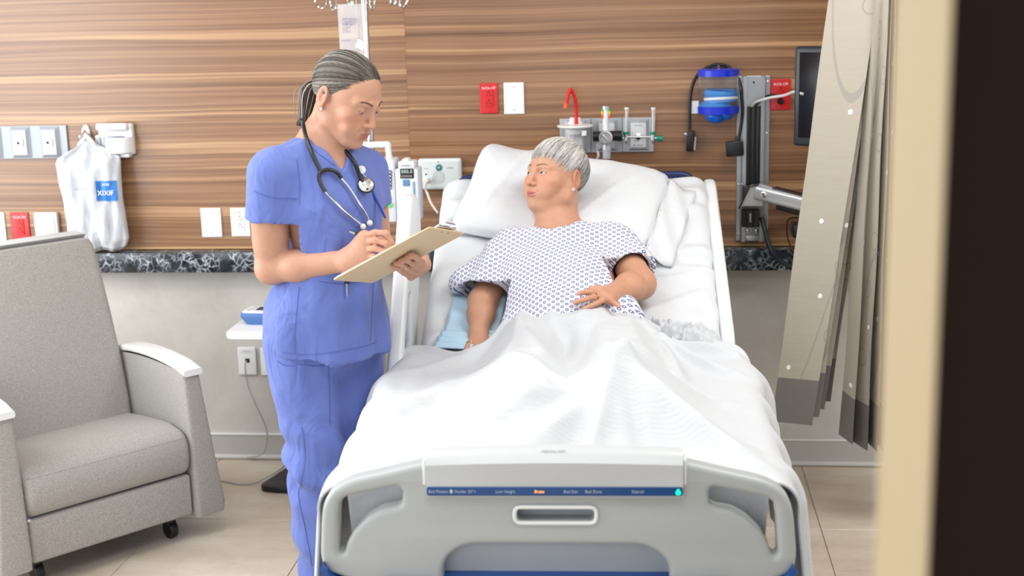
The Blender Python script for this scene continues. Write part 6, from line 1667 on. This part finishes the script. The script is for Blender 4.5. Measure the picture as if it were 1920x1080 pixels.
for p, ax in ((fLp[1][0] * .4 + fLp[1][1] * .6, fLp[1][1] - fLp[1][0]), (fRp[0][0] * .5 + fRp[0][1] * .5, fRp[0][1] - fRp[0][0])):
    o = MB().tube([(.0108 * math.cos(a), .0108 * math.sin(a), 0) for a in np.linspace(0, 2 * PI, 21)], .0016, 6).build('gold_ring', mat('gold', (.75, .52, .2), .22, 1.), patient); o.matrix_local = X_axis(Vector(p), Vector(ax))

# ------------------------------------------------------------------ gown
def gown_mat():
    m = mat('printed_gown_cotton', rough=.75, sheen=.1); g = NT(m)
    uv = g.n('ShaderNodeUVMap', uv_map='UV').outputs[0]; sp = g.n('ShaderNodeSeparateXYZ', _0=uv)
    def lattice(ox, oy, px_, py_):
        x = g.math('SUBTRACT', g.math('FRACT', g.math('ADD', g.math('DIVIDE', sp.outputs[0], px_), ox)), .5); y = g.math('SUBTRACT', g.math('FRACT', g.math('ADD', g.math('DIVIDE', sp.outputs[1], py_), oy)), .5)
        x = g.math('MULTIPLY', x, px_); y = g.math('MULTIPLY', y, py_)
        r = g.math('SQRT', g.math('ADD', g.math('MULTIPLY', x, x), g.math('MULTIPLY', y, y))); th = g.math('ARCTAN2', y, x); return r, th
    def flower(ox, oy, R):
        r, th = lattice(ox, oy, .0265, .0225)
        pet = g.math('MULTIPLY', g.math('ADD', g.math('MULTIPLY', g.math('COSINE', g.math('MULTIPLY', th, 8.)), .22), .86), R)
        return g.math('MULTIPLY', g.math('LESS_THAN', r, pet), g.math('GREATER_THAN', r, R * .30))
    def dash(ox, oy, R):
        r, th = lattice(ox, oy, .0265, .0225); return g.math('LESS_THAN', r, R)
    c = g.mix(0., (.80, .81, .84), (.8, .8, .8))
    c = g.mix(g.math('MULTIPLY', g.math('MAXIMUM', dash(.5, .0, .0042), dash(.0, .5, .0042)), .55), c, (.42, .43, .56))
    c = g.mix(g.math('MULTIPLY', g.math('MAXIMUM', flower(0., 0., .0068), flower(.5, .5, .0068)), .92), c, (.055, .065, .26))
    g.link(c, 'Base Color')
    n = g.n('ShaderNodeTexNoise', _Vector=g.n('ShaderNodeTexCoord').outputs['Object'], _Scale=14., _Detail=4., _Distortion=.5).outputs[0]; g.bump(n, .35, .02); return m
M_GOWN = gown_mat()
sG = SDF((-.46, -1.08, .72), (.42, -.36, 1.22), .0055)
sG.ell(cP, (.190, .24, .098), 0, 'add', RP); sG.ell(bP_ + e_n * .005, (.205, .24, .108), .07, 'add', RP)
for x in (-.085, .075): sG.ell(cP + Vector((x, 0, 0)) + e_s * -.05 + e_n * .045, (.08, .08, .05), .06, 'add', RP)
sG.cone(sR + Vector((.03, .0, -.012)), mid, .062, .07, .06); sG.cone(sL + Vector((-.03, 0, -.012)), mid, .062, .07, .06)
cR = sR.lerp(eR, .80); cL = sL.lerp(eL, .62); gR = (eR - sR).normalized(); gL = (eL - sL).normalized()
# wide right sleeve flaring outwards, closer left sleeve
sG.cone(sR, cR + gR * .04, .066, .088, .05); sG.cone(sR.lerp(cR, .3), bpix(868, 532, y=-.72), .045, .030, .06); sG.cone(bpix(868, 532, y=-.72), bpix(935, 560, y=-.80), .026, .034, .05)
sG.cone(sL, cL + gL * .05, .064, .074, .05)
cutcap(sG, cR + gR * .012, gR + Vector((.1, 0, -.5)), .15); cutcap(sG, cL + gL * .02, gL, .12)
sG.cone(cR - gR * .06, cR + gR * .08, .055, .082, .004, 'sub'); sG.cone(cL - gL * .04, cL + gL * .06, .056, .064, .004, 'sub')
# neck opening
sG.cone(nbP + Vector((.0, .03, .05)), nbP + Vector((-.004, -.018, -.012)), .082, .066, .008, 'sub')
sG.cone(nbP + Vector((-.01, -.03, .02)), nbP + Vector((-.008, -.055, -.005)), .05, .018, .01, 'sub')
vG, qG = sG.verts(2); NG = mesh_normals(vG, qG)
uu = vG @ np.array(e_s); lat = vG[:, 0] + .35 * np.sign(vG[:, 0]) * np.maximum(0, np.abs(vG[:, 0]) - .19) * 0
wv_ = .0045 * vnoise(vG * np.array([9, 7, 9.]), 1, 51) + .0025 * vnoise(vG * 22., 1, 52)
wv_ += .0050 * np.sin((vG[:, 0] * 30 + uu * 22) + 3 * vnoise(vG * 5, 1, 53)) * np.exp(-((uu - np.array(bP_) @ np.array(e_s) - .02) / .13) ** 2)
wv_ += .004 * np.sin(vG[:, 0] * 60 + 5 * vnoise(vG * 6, 1, 54)) * smooth01((np.abs(vG[:, 0]) - .16) / .06)
vG = vG + NG * wv_[:, None]
# the cloth print runs along the trunk; depth folds into the print length at the sides
nn_ = (vG - np.array(cP)) @ np.array(e_n)
gown = np_mesh('gown', vG, qG, M_GOWN, patient, uv=np.stack([vG[:, 0] + .5 * nn_, uu + .4 * nn_], 1))
# dark undershirt sleeve and collar edge
MB().tube([(.0555 * math.cos(a), .0555 * math.sin(a), 0) for a in np.linspace(0, 2 * PI, 29)], .0055, 8).build('undershirt_hem', mat('black_knit', (.012, .012, .02), .8), patient).matrix_local = X_axis(cL - gL * .002, gL)
bG = bvh_of(gown)
